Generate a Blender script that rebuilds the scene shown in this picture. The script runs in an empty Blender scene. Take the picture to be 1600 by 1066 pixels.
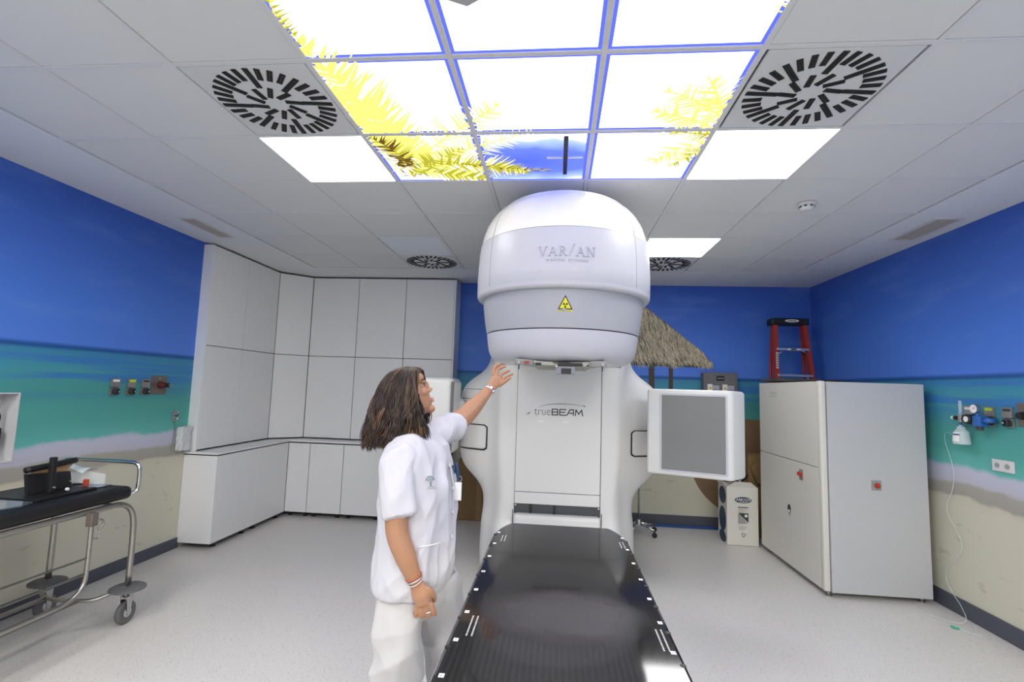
import bpy, bmesh, math, random
from mathutils import Vector, Matrix, noise
random.seed(7)
PI = math.pi
C = bpy.context.scene.collection
SC = bpy.context.scene

# ------------------------------------------------------------------ camera, world, lights, exposure
cam_d = bpy.data.cameras.new('camera'); cam = bpy.data.objects.new('camera', cam_d); C.objects.link(cam)
SC.camera = cam
YAW, PIT, ROL = -0.0921, 0.0959, 0.0322
fw = Vector((math.sin(YAW)*math.cos(PIT), math.cos(YAW)*math.cos(PIT), math.sin(PIT)))
rt = Vector((math.cos(YAW), -math.sin(YAW), 0)); up = rt.cross(fw)
rt2 = rt*math.cos(ROL)+up*math.sin(ROL); up2 = up*math.cos(ROL)-rt*math.sin(ROL)
M = Matrix.Identity(4)
for i in range(3):
    M[i][0] = rt2[i]; M[i][1] = up2[i]; M[i][2] = -fw[i]
M[2][3] = 1.5595
cam.matrix_world = M
cam_d.sensor_width = 36; cam_d.lens = 36*772.7/1600; cam_d.clip_start = .02
w = bpy.data.worlds.new('world'); SC.world = w; w.use_nodes = True
w.node_tree.nodes['Background'].inputs[0].default_value = (.8, .85, 1, 1)
w.node_tree.nodes['Background'].inputs[1].default_value = 0.3
SC.view_settings.view_transform = 'Standard'; SC.view_settings.look = 'None'
SC.view_settings.exposure = 0.55; SC.view_settings.gamma = 1; SC.view_settings.use_curve_mapping = False
SC.cycles.max_bounces = 8; SC.cycles.diffuse_bounces = 5; SC.cycles.glossy_bounces = 4
SC.cycles.use_denoising = True
SC.cycles.caustics_reflective = False; SC.cycles.caustics_refractive = False
H = 2.887; XL = -3.46; XR = 3.017; YB = 6.165; YF = -2.6
SKY_E, LAMP_E = 1.7, 9.0
def area(name, x, y, sx, sy, power, col=(1, 1, 1)):
    l = bpy.data.lights.new(name, 'AREA'); l.shape = 'RECTANGLE'; l.size = sx; l.size_y = sy; l.energy = power; l.color = col
    o = bpy.data.objects.new(name, l); C.objects.link(o); o.location = (x, y, H-.03)
# lamps of the room's part behind the camera
for lx_, ly_, p_ in ((-1.37, -.9, 36), (1.07, -.9, 36), (-2.55, .65, 30), (2.24, .65, 20), (-1.37, -2.0, 30), (1.07, -2.0, 30)):
    area('ceiling_lamp', lx_, ly_, .56, .56, p_, (1, .965, .91))

# ------------------------------------------------------------------ materials
def mat(name, col, rough=.5, metal=0., coat=0., noise_amt=0., noise_scale=20., bump=0., spec=.5, emit=None, alpha=1., trans=0., ior=1.45):
    m = bpy.data.materials.new(name); m.use_nodes = True
    nt = m.node_tree; b = nt.nodes['Principled BSDF']
    b.inputs['Base Color'].default_value = (*col, 1); b.inputs['Roughness'].default_value = rough
    b.inputs['Metallic'].default_value = metal; b.inputs['Coat Weight'].default_value = coat
    b.inputs['Coat Roughness'].default_value = .12
    b.inputs['Specular IOR Level'].default_value = spec; b.inputs['IOR'].default_value = ior
    b.inputs['Alpha'].default_value = alpha; b.inputs['Transmission Weight'].default_value = trans
    tc = nt.nodes.new('ShaderNodeTexCoord'); n = nt.nodes.new('ShaderNodeTexNoise')
    n.inputs['Scale'].default_value = noise_scale; n.inputs['Detail'].default_value = 4
    nt.links.new(tc.outputs['Object'], n.inputs['Vector'])
    na = noise_amt or .02
    mr = nt.nodes.new('ShaderNodeMapRange'); mr.inputs['To Min'].default_value = 1-na; mr.inputs['To Max'].default_value = 1+na
    nt.links.new(n.outputs['Fac'], mr.inputs['Value'])
    mx = nt.nodes.new('ShaderNodeVectorMath'); mx.operation = 'SCALE'; mx.inputs[0].default_value = col
    nt.links.new(mr.outputs['Result'], mx.inputs['Scale']); nt.links.new(mx.outputs[0], b.inputs['Base Color'])
    if bump:
        bp = nt.nodes.new('ShaderNodeBump'); bp.inputs['Strength'].default_value = bump; bp.inputs['Distance'].default_value = .01
        nt.links.new(n.outputs['Fac'], bp.inputs['Height']); nt.links.new(bp.outputs[0], b.inputs['Normal'])
    if emit:
        b.inputs['Emission Color'].default_value = (*emit[0], 1); b.inputs['Emission Strength'].default_value = emit[1]
    return m
def emis(name, col, s):
    m = bpy.data.materials.new(name); m.use_nodes = True; nt = m.node_tree; nt.nodes.clear()
    e = nt.nodes.new('ShaderNodeEmission'); e.inputs[0].default_value = (*col, 1); e.inputs[1].default_value = s
    o = nt.nodes.new('ShaderNodeOutputMaterial'); nt.links.new(e.outputs[0], o.inputs[0]); return m
def ramp(nt, stops, interp='LINEAR'):
    r = nt.nodes.new('ShaderNodeValToRGB'); el = r.color_ramp.elements; r.color_ramp.interpolation = interp
    while len(el) > 1: el.remove(el[-1])
    el[0].position = stops[0][0]; el[0].color = (*stops[0][1], 1)
    for p, c in stops[1:]:
        e = el.new(p); e.color = (*c, 1)
    return r
MT = {}
MT['white'] = mat('white_plastic', (.66, .655, .64), .38, coat=.25)
MT['white_head'] = mat('white_gloss_plastic', (.50, .50, .545), .42, coat=.12)
MT['dome'] = mat('dome_plastic_lit_tone', (.78, .76, .76), .3, coat=.5)  # head plastic made lighter on top; panel reflections put into the colour
MT['grey_head'] = mat('pale_grey_plastic', (.38, .39, .42), .42, coat=.1)
MT['door'] = mat('white_laminate', (.78, .785, .79), .42)
MT['cab'] = mat('ivory_powder_coat', (.70, .675, .61), .42)
MT['cab_side'] = mat('grey_powder_coat', (.52, .53, .54), .42)
MT['gap'] = mat('dark_gap', (.03, .03, .035), .7)
MT['black'] = mat('black_plastic', (.012, .012, .013), .4)
MT['vinyl_black'] = mat('black_vinyl', (.008, .008, .009), .45, bump=.1, noise_scale=300)
MT['dark_alu'] = mat('dark_aluminium', (.30, .30, .29), .35, 1.)
MT['rubber'] = mat('grey_rubber', (.13, .13, .135), .6)
MT['steel'] = mat('brushed_steel', (.42, .40, .37), .33, 1., noise_amt=.08, noise_scale=60)
MT['chrome'] = mat('chrome', (.6, .6, .6), .15, 1.)
MT['alu'] = mat('aluminium', (.55, .58, .62), .35, 1.)
MT['tile'] = mat('mineral_fibre_tile', (.66, .665, .665), .9, bump=.15, noise_scale=400, noise_amt=.03)
MT['grid'] = mat('white_grid_metal', (.64, .64, .65), .5)
MT['bulk'] = mat('white_gypsum_paint', (.70, .715, .73), .8)
MT['base'] = mat('dark_grey_vinyl_skirting', (.075, .082, .105), .5)
MT['blue_base'] = mat('blue_vinyl', (.02, .07, .25), .5)
MT['slot'] = mat('black_slot', (.012, .012, .012), .7)
MT['diff'] = mat('white_steel_plate', (.62, .62, .63), .45)
MT['screen'] = mat('grey_detector_cover', (.19, .195, .19), .32, noise_amt=.02)
MT['yellow'] = mat('sign_yellow', (.75, .70, .03), .4)
MT['logo_grey'] = mat('embossed_grey', (.40, .40, .46), .4)
MT['logo_dark'] = mat('dark_grey_print', (.05, .05, .055), .4)
MT['red'] = mat('red_plastic', (.42, .03, .015), .35)
MT['ladder'] = mat('orange_red_fibreglass', (.36, .035, .018), .5, noise_amt=.1)
MT['carton'] = mat('brown_cardboard', (.20, .125, .055), .8, noise_amt=.1)
MT['carton2'] = mat('brown_cardboard_light', (.27, .17, .075), .8, noise_amt=.1)
MT['white_card'] = mat('white_card', (.72, .70, .64), .6)
MT['navy'] = mat('navy_print', (.02, .045, .10), .5)
MT['paper'] = mat('white_print', (.8, .8, .8), .5)
MT['greybox'] = mat('grey_box_paint', (.15, .15, .15), .5)
MT['bronze'] = mat('bronzed_plate', (.19, .16, .14), .4, .4)
MT['brass'] = mat('chromed_outlet', (.4, .38, .36), .3, .8)
MT['blue'] = mat('blue_valve', (.03, .13, .42), .35)
MT['gasket'] = mat('black_gasket', (.015, .015, .02), .5)
MT['skin'] = mat('skin', (.40, .205, .115), .5, noise_amt=.06, noise_scale=40)
MT['scrub'] = mat('white_scrub_cloth', (.56, .55, .585), .85, noise_amt=.02, noise_scale=200, bump=.05)
MT['trousers'] = mat('white_trouser_cloth', (.54, .525, .52), .85, noise_amt=.02, noise_scale=200, bump=.05)
MT['wood'] = mat('pale_wood', (.50, .30, .15), .5, noise_amt=.15, noise_scale=12)
MT['lip'] = mat('lips', (.44, .19, .14), .5)
MT['silver'] = mat('silver', (.75, .74, .73), .25, 1.)
MT['coral'] = mat('bracelet_coral', (.45, .12, .07), .5)
MT['clear'] = mat('clear_plastic', (.85, .92, .95), .08, alpha=.28)
MT['clear2'] = mat('milky_plastic', (.75, .85, .85), .15, alpha=.55)
MT['glassblue'] = mat('smoky_acrylic', (.10, .14, .15), .08, coat=.5)
MT['bag'] = mat('white_plastic_bag', (.62, .65, .66), .25, noise_amt=.25, noise_scale=25, bump=.8)
MT['sticker'] = mat('cyan_sticker', (.3, .55, .75), .5)
MT['lamp'] = emis('lamp_diffuser', (1, 1, 1), LAMP_E)
MT['sky_white'] = emis('backlit_white_sky', (.90, .89, 1.12), SKY_E)
MT['sky_edge'] = emis('backlit_blue_edge', (.10, .14, .80), 1.0)
MT['leaf_y'] = emis('backlit_yellow_leaf', (1.0, .93, .18), 1.0)
MT['leaf_y2'] = emis('backlit_pale_leaf', (1.0, .95, .50), 1.25)
MT['leaf_g'] = emis('backlit_olive_leaf', (.52, .50, .04), .75)
MT['leaf_d'] = emis('backlit_brown', (.22, .12, .03), .55)

def coords(nt):
    g = nt.nodes.new('ShaderNodeTexCoord'); s = nt.nodes.new('ShaderNodeSeparateXYZ')
    nt.links.new(g.outputs['Object'], s.inputs[0]); return g, s
def math_n(nt, op, a, b=None, clamp=False):
    n = nt.nodes.new('ShaderNodeMath'); n.operation = op; n.use_clamp = clamp
    for i, v in enumerate((a, b)):
        if v is None: continue
        if isinstance(v, (int, float)): n.inputs[i].default_value = v
        else: nt.links.new(v, n.inputs[i])
    return n.outputs[0]
def mixc(nt, f, a, b):
    n = nt.nodes.new('ShaderNodeMix'); n.data_type = 'RGBA'
    if isinstance(f, (int, float)): n.inputs[0].default_value = f
    else: nt.links.new(f, n.inputs[0])
    for i, v in ((6, a), (7, b)):
        if isinstance(v, tuple): n.inputs[i].default_value = (*v, 1)
        else: nt.links.new(v, n.inputs[i])
    return n.outputs[2]
def mural():
    m = bpy.data.materials.new('beach_mural'); m.use_nodes = True; nt = m.node_tree; b = nt.nodes['Principled BSDF']
    b.inputs['Roughness'].default_value = .45; b.inputs['Specular IOR Level'].default_value = .25
    g, s = coords(nt)
    along = math_n(nt, 'ADD', s.outputs[0], s.outputs[1])
    def nz(sa, sz, scale, det=4, rough=.55):
        c = nt.nodes.new('ShaderNodeCombineXYZ')
        nt.links.new(math_n(nt, 'MULTIPLY', along, sa), c.inputs[0]); nt.links.new(math_n(nt, 'MULTIPLY', s.outputs[2], sz), c.inputs[1])
        n = nt.nodes.new('ShaderNodeTexNoise'); n.inputs['Scale'].default_value = scale; n.inputs['Detail'].default_value = det
        n.inputs['Roughness'].default_value = rough; nt.links.new(c.outputs[0], n.inputs[0]); return n.outputs['Fac']
    n1 = nz(1.0, 1.0, 2.2, 6)
    below = math_n(nt, 'LESS_THAN', s.outputs[2], 1.2)
    zz = math_n(nt, 'ADD', s.outputs[2], math_n(nt, 'MULTIPLY', math_n(nt, 'MULTIPLY', math_n(nt, 'SUBTRACT', n1, .5), .16), below))
    f = math_n(nt, 'DIVIDE', zz, 3.0)
    st = [(0, (.62, .60, .49)), (.80, (.60, .57, .46)), (.845, (.57, .54, .43)), (.865, (.36, .34, .30)), (.95, (.39, .37, .32)), (.97, (.50, .50, .58)),
          (1.07, (.52, .53, .65)), (1.10, (.13, .46, .42)), (1.22, (.09, .37, .33)), (1.45, (.07, .31, .29)), (1.60, (.065, .30, .38)),
          (1.725, (.05, .24, .42)), (1.745, (.02, .09, .28)), (1.765, (.03, .11, .40)), (1.775, (.09, .22, .72)), (2.05, (.075, .20, .68)), (2.45, (.058, .155, .58)), (2.887, (.045, .12, .50))]
    r = ramp(nt, [(p/3, c) for p, c in st]); nt.links.new(f, r.inputs[0])
    bands = nz(.35, 7.0, 1.6, 2)
    rb = ramp(nt, [(0, (0, 0, 0)), (.46, (0, 0, 0)), (.56, (1, 1, 1)), (1, (1, 1, 1))]); nt.links.new(bands, rb.inputs[0])
    inz = math_n(nt, 'MULTIPLY', math_n(nt, 'GREATER_THAN', s.outputs[2], 1.36), math_n(nt, 'LESS_THAN', s.outputs[2], 1.72))
    fade = nt.nodes.new('ShaderNodeMapRange'); fade.inputs[1].default_value = 1.36; fade.inputs[2].default_value = 1.56; nt.links.new(s.outputs[2], fade.inputs[0])
    fb = math_n(nt, 'MULTIPLY', math_n(nt, 'MULTIPLY', rb.outputs[0], inz), math_n(nt, 'MULTIPLY', fade.outputs[0], .85))
    c1 = mixc(nt, fb, r.outputs[0], (.045, .19, .50))
    # faint clouds low in the sky
    cl = nz(.7, 2.6, 1.8, 6, .6); rc = ramp(nt, [(0, (0, 0, 0)), (.52, (0, 0, 0)), (.75, (1, 1, 1))]); nt.links.new(cl, rc.inputs[0])
    insky = nt.nodes.new('ShaderNodeMapRange'); insky.inputs[1].default_value = 1.78; insky.inputs[2].default_value = 2.0; nt.links.new(s.outputs[2], insky.inputs[0])
    c2 = mixc(nt, math_n(nt, 'MULTIPLY', math_n(nt, 'MULTIPLY', rc.outputs[0], insky.outputs[0]), .35), c1, (.16, .30, .70))
    # sand tufts and streaks
    ss = nz(1.6, 3.4, 2.6, 6, .65); rs = ramp(nt, [(0, (0, 0, 0)), (.60, (0, 0, 0)), (.74, (1, 1, 1))]); nt.links.new(ss, rs.inputs[0])
    insand = math_n(nt, 'LESS_THAN', s.outputs[2], .82)
    c3 = mixc(nt, math_n(nt, 'MULTIPLY', math_n(nt, 'MULTIPLY', rs.outputs[0], insand), .55), c2, (.22, .18, .09))
    nt.links.new(c3, b.inputs['Base Color']); return m
MT['mural'] = mural()
def floor_mat():
    m = bpy.data.materials.new('speckled_vinyl'); m.use_nodes = True; nt = m.node_tree; b = nt.nodes['Principled BSDF']
    b.inputs['Roughness'].default_value = .33; b.inputs['Specular IOR Level'].default_value = .4
    g, s = coords(nt)
    def spk(scale, thr):
        v = nt.nodes.new('ShaderNodeTexVoronoi'); v.inputs['Scale'].default_value = scale; nt.links.new(g.outputs['Object'], v.inputs['Vector'])
        return math_n(nt, 'LESS_THAN', v.outputs['Distance'], thr), v
    a, va = spk(55, .13); c, vc = spk(110, .19)
    n = nt.nodes.new('ShaderNodeTexNoise'); n.inputs['Scale'].default_value = 180; n.inputs['Detail'].default_value = 2; nt.links.new(g.outputs['Object'], n.inputs['Vector'])
    r = ramp(nt, [(0, (.54, .515, .49)), (.5, (.66, .635, .61)), (1, (.75, .725, .70))]); nt.links.new(n.outputs['Fac'], r.inputs[0])
    x = mixc(nt, math_n(nt, 'MULTIPLY', c, .7), r.outputs[0], (.26, .25, .25))
    x = mixc(nt, math_n(nt, 'MULTIPLY', a, .9), x, (.10, .10, .105))
    nt.links.new(x, b.inputs['Base Color']); return m
MT['floor'] = floor_mat()
def carbon():
    m = bpy.data.materials.new('carbon_fibre'); m.use_nodes = True; nt = m.node_tree; b = nt.nodes['Principled BSDF']
    g, s = coords(nt)
    wv = nt.nodes.new('ShaderNodeTexWave'); wv.wave_type = 'BANDS'; wv.bands_direction = 'X'; wv.inputs['Scale'].default_value = 24
    nt.links.new(g.outputs['Object'], wv.inputs[0])
    base = mixc(nt, wv.outputs['Fac'], (.011, .0105, .010), (.019, .018, .017))
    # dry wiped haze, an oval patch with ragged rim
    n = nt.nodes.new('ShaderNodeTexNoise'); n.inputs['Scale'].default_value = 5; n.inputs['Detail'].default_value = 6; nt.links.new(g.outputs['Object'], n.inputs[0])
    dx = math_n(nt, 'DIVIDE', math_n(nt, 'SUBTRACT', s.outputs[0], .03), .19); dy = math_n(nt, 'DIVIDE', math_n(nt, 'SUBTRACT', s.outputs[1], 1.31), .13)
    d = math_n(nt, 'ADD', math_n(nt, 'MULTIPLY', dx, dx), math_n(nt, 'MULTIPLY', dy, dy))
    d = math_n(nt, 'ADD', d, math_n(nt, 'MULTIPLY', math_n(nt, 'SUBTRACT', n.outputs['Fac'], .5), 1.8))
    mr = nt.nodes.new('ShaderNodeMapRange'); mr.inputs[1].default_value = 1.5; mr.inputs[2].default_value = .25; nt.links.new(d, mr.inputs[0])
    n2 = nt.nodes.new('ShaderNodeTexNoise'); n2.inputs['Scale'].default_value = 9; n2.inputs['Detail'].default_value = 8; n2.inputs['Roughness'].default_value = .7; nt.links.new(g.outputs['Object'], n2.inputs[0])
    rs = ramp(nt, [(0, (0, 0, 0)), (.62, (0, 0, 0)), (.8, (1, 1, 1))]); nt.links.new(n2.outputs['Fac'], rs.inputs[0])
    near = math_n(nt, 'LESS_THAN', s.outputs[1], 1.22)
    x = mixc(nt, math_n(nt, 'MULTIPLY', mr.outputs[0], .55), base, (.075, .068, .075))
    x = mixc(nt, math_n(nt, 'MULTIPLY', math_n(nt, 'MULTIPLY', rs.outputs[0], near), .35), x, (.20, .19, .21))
    nt.links.new(x, b.inputs['Base Color'])
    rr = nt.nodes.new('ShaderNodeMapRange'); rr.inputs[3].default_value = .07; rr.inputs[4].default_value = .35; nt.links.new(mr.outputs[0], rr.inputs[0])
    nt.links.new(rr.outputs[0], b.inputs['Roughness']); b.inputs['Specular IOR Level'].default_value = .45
    return m
MT['carbon'] = carbon()
def attr_mat(name, rough=.8, emit=False):
    m = bpy.data.materials.new(name); m.use_nodes = True; nt = m.node_tree; b = nt.nodes['Principled BSDF']
    a = nt.nodes.new('ShaderNodeVertexColor'); a.layer_name = 'Col'; nt.links.new(a.outputs[0], b.inputs['Base Color']); b.inputs['Roughness'].default_value = rough
    return m
MT['straw'] = attr_mat('straw_print', .6); MT['hair'] = attr_mat('brown_hair', .45)
def blue_panel():
    m = bpy.data.materials.new('backlit_blue_sky'); m.use_nodes = True; nt = m.node_tree; nt.nodes.clear()
    g, s = coords(nt)
    dx = math_n(nt, 'DIVIDE', math_n(nt, 'SUBTRACT', s.outputs[0], -.20), .80); dy = math_n(nt, 'DIVIDE', math_n(nt, 'SUBTRACT', s.outputs[1], 2.79), .33)
    d = math_n(nt, 'SQRT', math_n(nt, 'ADD', math_n(nt, 'MULTIPLY', dx, dx), math_n(nt, 'MULTIPLY', dy, dy)))
    n = nt.nodes.new('ShaderNodeTexNoise'); n.inputs['Scale'].default_value = 4; nt.links.new(g.outputs['Object'], n.inputs[0])
    d = math_n(nt, 'ADD', d, math_n(nt, 'MULTIPLY', math_n(nt, 'SUBTRACT', n.outputs['Fac'], .5), .5))
    r = ramp(nt, [(0, (.09, .14, .75)), (.45, (.13, .20, .92)), (.72, (.42, .55, 1.5)), (1, (2.5, 2.6, 3.2))]); nt.links.new(d, r.inputs[0])
    e = nt.nodes.new('ShaderNodeEmission'); nt.links.new(r.outputs[0], e.inputs[0]); e.inputs[1].default_value = 1
    o = nt.nodes.new('ShaderNodeOutputMaterial'); nt.links.new(e.outputs[0], o.inputs[0]); return m
MT['sky_blue'] = blue_panel()

# ------------------------------------------------------------------ helpers
def link(name, me, m, parent=None):
    o = bpy.data.objects.new(name, me); C.objects.link(o)
    if m is not None and not me.materials: me.materials.append(MT[m] if isinstance(m, str) else m)
    if parent is not None:
        o.parent = parent
        if parent.type == 'EMPTY': o.matrix_parent_inverse = parent.matrix_basis.inverted()
    return o
def mesh(name, vs, fs, m, parent=None, smooth=False, cols=None):
    me = bpy.data.meshes.new(name); me.from_pydata([tuple(v) for v in vs], [], fs); me.update()
    if smooth: me.polygons.foreach_set('use_smooth', [True]*len(me.polygons))
    if cols:
        a = me.color_attributes.new('Col', 'FLOAT_COLOR', 'POINT')
        a.data.foreach_set('color', [c for k in cols for c in (*k, 1)])
    return link(name, me, m, parent)
def bm_obj(name, bm, m, parent=None, smooth=False):
    bmesh.ops.recalc_face_normals(bm, faces=bm.faces)
    me = bpy.data.meshes.new(name); bm.to_mesh(me); bm.free()
    if smooth: me.polygons.foreach_set('use_smooth', [True]*len(me.polygons))
    return link(name, me, m, parent)
def bm_box(bm, x0, x1, y0, y1, z0, z1, bev=0, seg=2, rot=None, piv=None):
    r = bmesh.ops.create_cube(bm, size=1); vs = r['verts']
    for v in vs:
        v.co = Vector(((x0+x1)/2+v.co.x*(x1-x0), (y0+y1)/2+v.co.y*(y1-y0), (z0+z1)/2+v.co.z*(z1-z0)))
    if bev:
        es = list({e for v in vs for e in v.link_edges})
        q = bmesh.ops.bevel(bm, geom=es, offset=bev, segments=seg, affect='EDGES', profile=.5)
        vs = list(set(q['verts']) | {v for v in vs if v.is_valid})
    if rot is not None:
        p = Vector(piv) if piv else Vector(((x0+x1)/2, (y0+y1)/2, (z0+z1)/2))
        for v in vs: v.co = rot @ (v.co-p)+p
def box(name, x0, x1, y0, y1, z0, z1, m, parent=None, bev=0, seg=2, rot=None, piv=None):
    bm = bmesh.new(); bm_box(bm, x0, x1, y0, y1, z0, z1, bev, seg, rot, piv)
    return bm_obj(name, bm, m, parent, smooth=False)
def catmull(pts, n=6):
    P = [Vector(p) for p in pts]; out = []; D = []
    for i in range(len(P)):
        if 0 < i < len(P)-1:
            D.append((P[i+1]-P[i-1]).normalized())
        else: D.append((P[1]-P[0]).normalized() if i == 0 else (P[-1]-P[-2]).normalized())
    for i in range(len(P)-1):
        b = P[i]; c = P[i+1]; L = (c-b).length
        for k in range(n):
            t = k/n; t2 = t*t; t3 = t2*t
            out.append(b*(2*t3-3*t2+1)+D[i]*L*(t3-2*t2+t)+c*(3*t2-2*t3)+D[i+1]*L*(t3-t2))
    out.append(P[-1]); return out
def lerp_list(vals, n):
    out = []
    for i in range(len(vals)-1):
        for k in range(n): out.append(vals[i]+(vals[i+1]-vals[i])*k/n)
    out.append(vals[-1]); return out
def tube_geo(pts, r, seg=10, closed=False, flat=1., refup=None, caps=True):
    P = [Vector(p) for p in pts]; n = len(P); R_ = r if isinstance(r, (list, tuple)) else [r]*n
    vs = []; fs = []; prev = None
    for i in range(n):
        a = P[i-1] if (i > 0 or closed) else P[i]; b = P[(i+1) % n] if (i < n-1 or closed) else P[i]
        t = (b-a).normalized()
        if prev is None:
            u = Vector(refup) if refup else (Vector((0, 0, 1)) if abs(t.z) < .9 else Vector((1, 0, 0)))
        else: u = prev
        u = (u-t*u.dot(t)).normalized(); prev = u; w_ = t.cross(u)
        for k in range(seg):
            an = 2*PI*k/seg; vs.append(P[i]+u*(math.cos(an)*R_[i])+w_*(math.sin(an)*R_[i]*flat))
    m_ = n if closed else n-1
    for i in range(m_):
        j = (i+1) % n
        for k in range(seg):
            l = (k+1) % seg; fs.append((i*seg+k, i*seg+l, j*seg+l, j*seg+k))
    if caps and not closed:
        fs.append(tuple(range(seg))[::-1]); fs.append(tuple((n-1)*seg+k for k in range(seg)))
    return vs, fs
def tube(name, pts, r, m, parent=None, seg=10, closed=False, smooth_n=0, flat=1., refup=None):
    if smooth_n:
        if isinstance(r, (list, tuple)): r = lerp_list(list(r), smooth_n)
        pts = catmull(pts, smooth_n)
    vs, fs = tube_geo(pts, r, seg, closed, flat, refup); return mesh(name, vs, fs, m, parent, True)
def joined_tubes(name, specs, m, parent=None):
    VS = []; FS = []
    for pts, r, seg, sn in specs:
        if sn: pts = catmull(pts, sn)
        v, f = tube_geo(pts, r, seg); o = len(VS); VS += v; FS += [tuple(i+o for i in q) for q in f]
    return mesh(name, VS, FS, m, parent, True)
def lathe_geo(prof, c, seg=72, axis='z', a0=0, a1=2*PI):
    vs = []; fs = []; full = abs(a1-a0-2*PI) < 1e-6; n = seg if full else seg+1
    for (r, z) in prof:
        for k in range(n):
            a = a0+(a1-a0)*k/seg
            if axis == 'z': vs.append(Vector((c[0]+r*math.sin(a), c[1]-r*math.cos(a), c[2]+z)))
            elif axis == 'x': vs.append(Vector((c[0]+z, c[1]+r*math.sin(a), c[2]+r*math.cos(a))))
            else: vs.append(Vector((c[0]+r*math.sin(a), c[1]+z, c[2]+r*math.cos(a))))
    for i in range(len(prof)-1):
        for k in range(seg):
            l = (k+1) % n; fs.append((i*n+k, i*n+l, (i+1)*n+l, (i+1)*n+k))
    return vs, fs
def lathe(name, prof, c, m, parent=None, seg=72, axis='z', a0=0, a1=2*PI, smooth=True, edge=35):
    vs, fs = lathe_geo(prof, c, seg, axis, a0, a1); o = mesh(name, vs, fs, m, parent, smooth)
    bm = bmesh.new(); bm.from_mesh(o.data); bmesh.ops.remove_doubles(bm, verts=bm.verts, dist=1e-5); bmesh.ops.recalc_face_normals(bm, faces=bm.faces)
    for e in bm.edges:
        if len(e.link_faces) == 2 and e.calc_face_angle(0) > math.radians(edge): e.smooth = False
    bm.to_mesh(o.data); bm.free(); return o
def prism(name, outline, fn, d0, d1, m, parent=None, bev=0):
    """outline: 2-D points; fn(u,v,d) -> 3-D"""
    n = len(outline); vs = [fn(u, v, d0) for u, v in outline]+[fn(u, v, d1) for u, v in outline]
    bm = bmesh.new(); B = [bm.verts.new(Vector(v)) for v in vs]
    f0 = bm.faces.new(B[:n]); f1 = bm.faces.new(B[n:][::-1])
    for i in range(n): bm.faces.new((B[i], B[n+i], B[n+(i+1) % n], B[(i+1) % n]))
    if bev:
        bmesh.ops.bevel(bm, geom=list(f0.edges)+list(f1.edges), offset=bev, segments=2, affect='EDGES')
    return bm_obj(name, bm, m, parent)
def rrect(x0, x1, y0, y1, r, n=5):
    out = []
    for cx, cy, a in ((x1-r, y1-r, 0), (x0+r, y1-r, 90), (x0+r, y0+r, 180), (x1-r, y0+r, 270)):
        for k in range(n+1):
            t = math.radians(a+90*k/n); out.append((cx+r*math.cos(t), cy+r*math.sin(t)))
    return out
def text_mesh(name, s, size, fn, m, parent=None, depth=.0012, bold=0., shear=0., res=3, subdiv=False, space=1.):
    cu = bpy.data.curves.new(name, 'FONT'); cu.body = s; cu.size = size; cu.extrude = depth/2; cu.offset = bold; cu.shear = shear
    cu.resolution_u = res; cu.space_character = space; cu.align_x = 'CENTER'
    o = bpy.data.objects.new(name, cu); C.objects.link(o); dg = bpy.context.evaluated_depsgraph_get(); dg.update()
    me = bpy.data.meshes.new_from_object(o.evaluated_get(dg)); bpy.data.objects.remove(o)
    for v in me.vertices: v.co = Vector(fn(v.co.x, v.co.y, v.co.z))
    me.materials.clear(); me.name = name
    return link(name, me, m, parent)
def thing(name, label, cat, loc, group=None):
    o = bpy.data.objects.new(name, None); C.objects.link(o); o.location = loc; o.empty_display_size = .05
    bpy.context.view_layer.update()
    o['label'] = label; o['category'] = cat
    if group: o['group'] = group
    return o
def tag(o, label, cat, group=None):
    o['label'] = label; o['category'] = cat
    if group: o['group'] = group
    return o
def struct(o): o['kind'] = 'structure'; return o
def dup(root, loc, label):
    r = root.copy(); C.objects.link(r); r.location = loc; r['label'] = label
    for ch in list(root.children):
        c = ch.copy(); C.objects.link(c); c.parent = r; c.matrix_parent_inverse = ch.matrix_parent_inverse.copy()
        for g in list(ch.children):
            d = g.copy(); C.objects.link(d); d.parent = c
    return r

# ------------------------------------------------------------------ room shell
struct(box('floor', XL-.1, XR+.1, YF-.1, YB+.1, -.08, 0, 'floor'))
def wall_left():
    bm = bmesh.new(); x0, x1 = XL-.1, XL; ny0, ny1, nz0, nz1 = 2.45, 2.93, .99, 1.432
    bm_box(bm, x0, x1, YF, ny0, 0, H); bm_box(bm, x0, x1, ny1, YB+.1, 0, H)
    bm_box(bm, x0, x1, ny0, ny1, 0, nz0); bm_box(bm, x0, x1, ny0, ny1, nz1, H)
    return bm_obj('wall_left', bm, 'mural')
wl = struct(wall_left())
wr = struct(box('wall_right', XR, XR+.1, YF, YB+.1, 0, H, 'mural'))
wb = struct(box('wall_back', XL, XR, YB, YB+.1, 0, H, 'mural'))
wf = struct(box('wall_front', XL, XR, YF-.1, YF, 0, H, mat('white_wall_paint', (.62, .62, .60), .7)))
struct(box('baseboard_left', XL, XL+.014, YF, 4.44, 0, .095, 'base', bev=.003))
struct(box('baseboard_right', XR-.014, XR, YF, YB, 0, .12, 'base', bev=.003))
struct(box('baseboard_back', -1.24, XR-.014, YB-.014, YB, 0, .135, 'base', bev=.003))
struct(box('trim_1', -1.24, XR-.02, YB-.045, YB-.014, 0, .03, 'blue_base', bev=.004))

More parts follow.
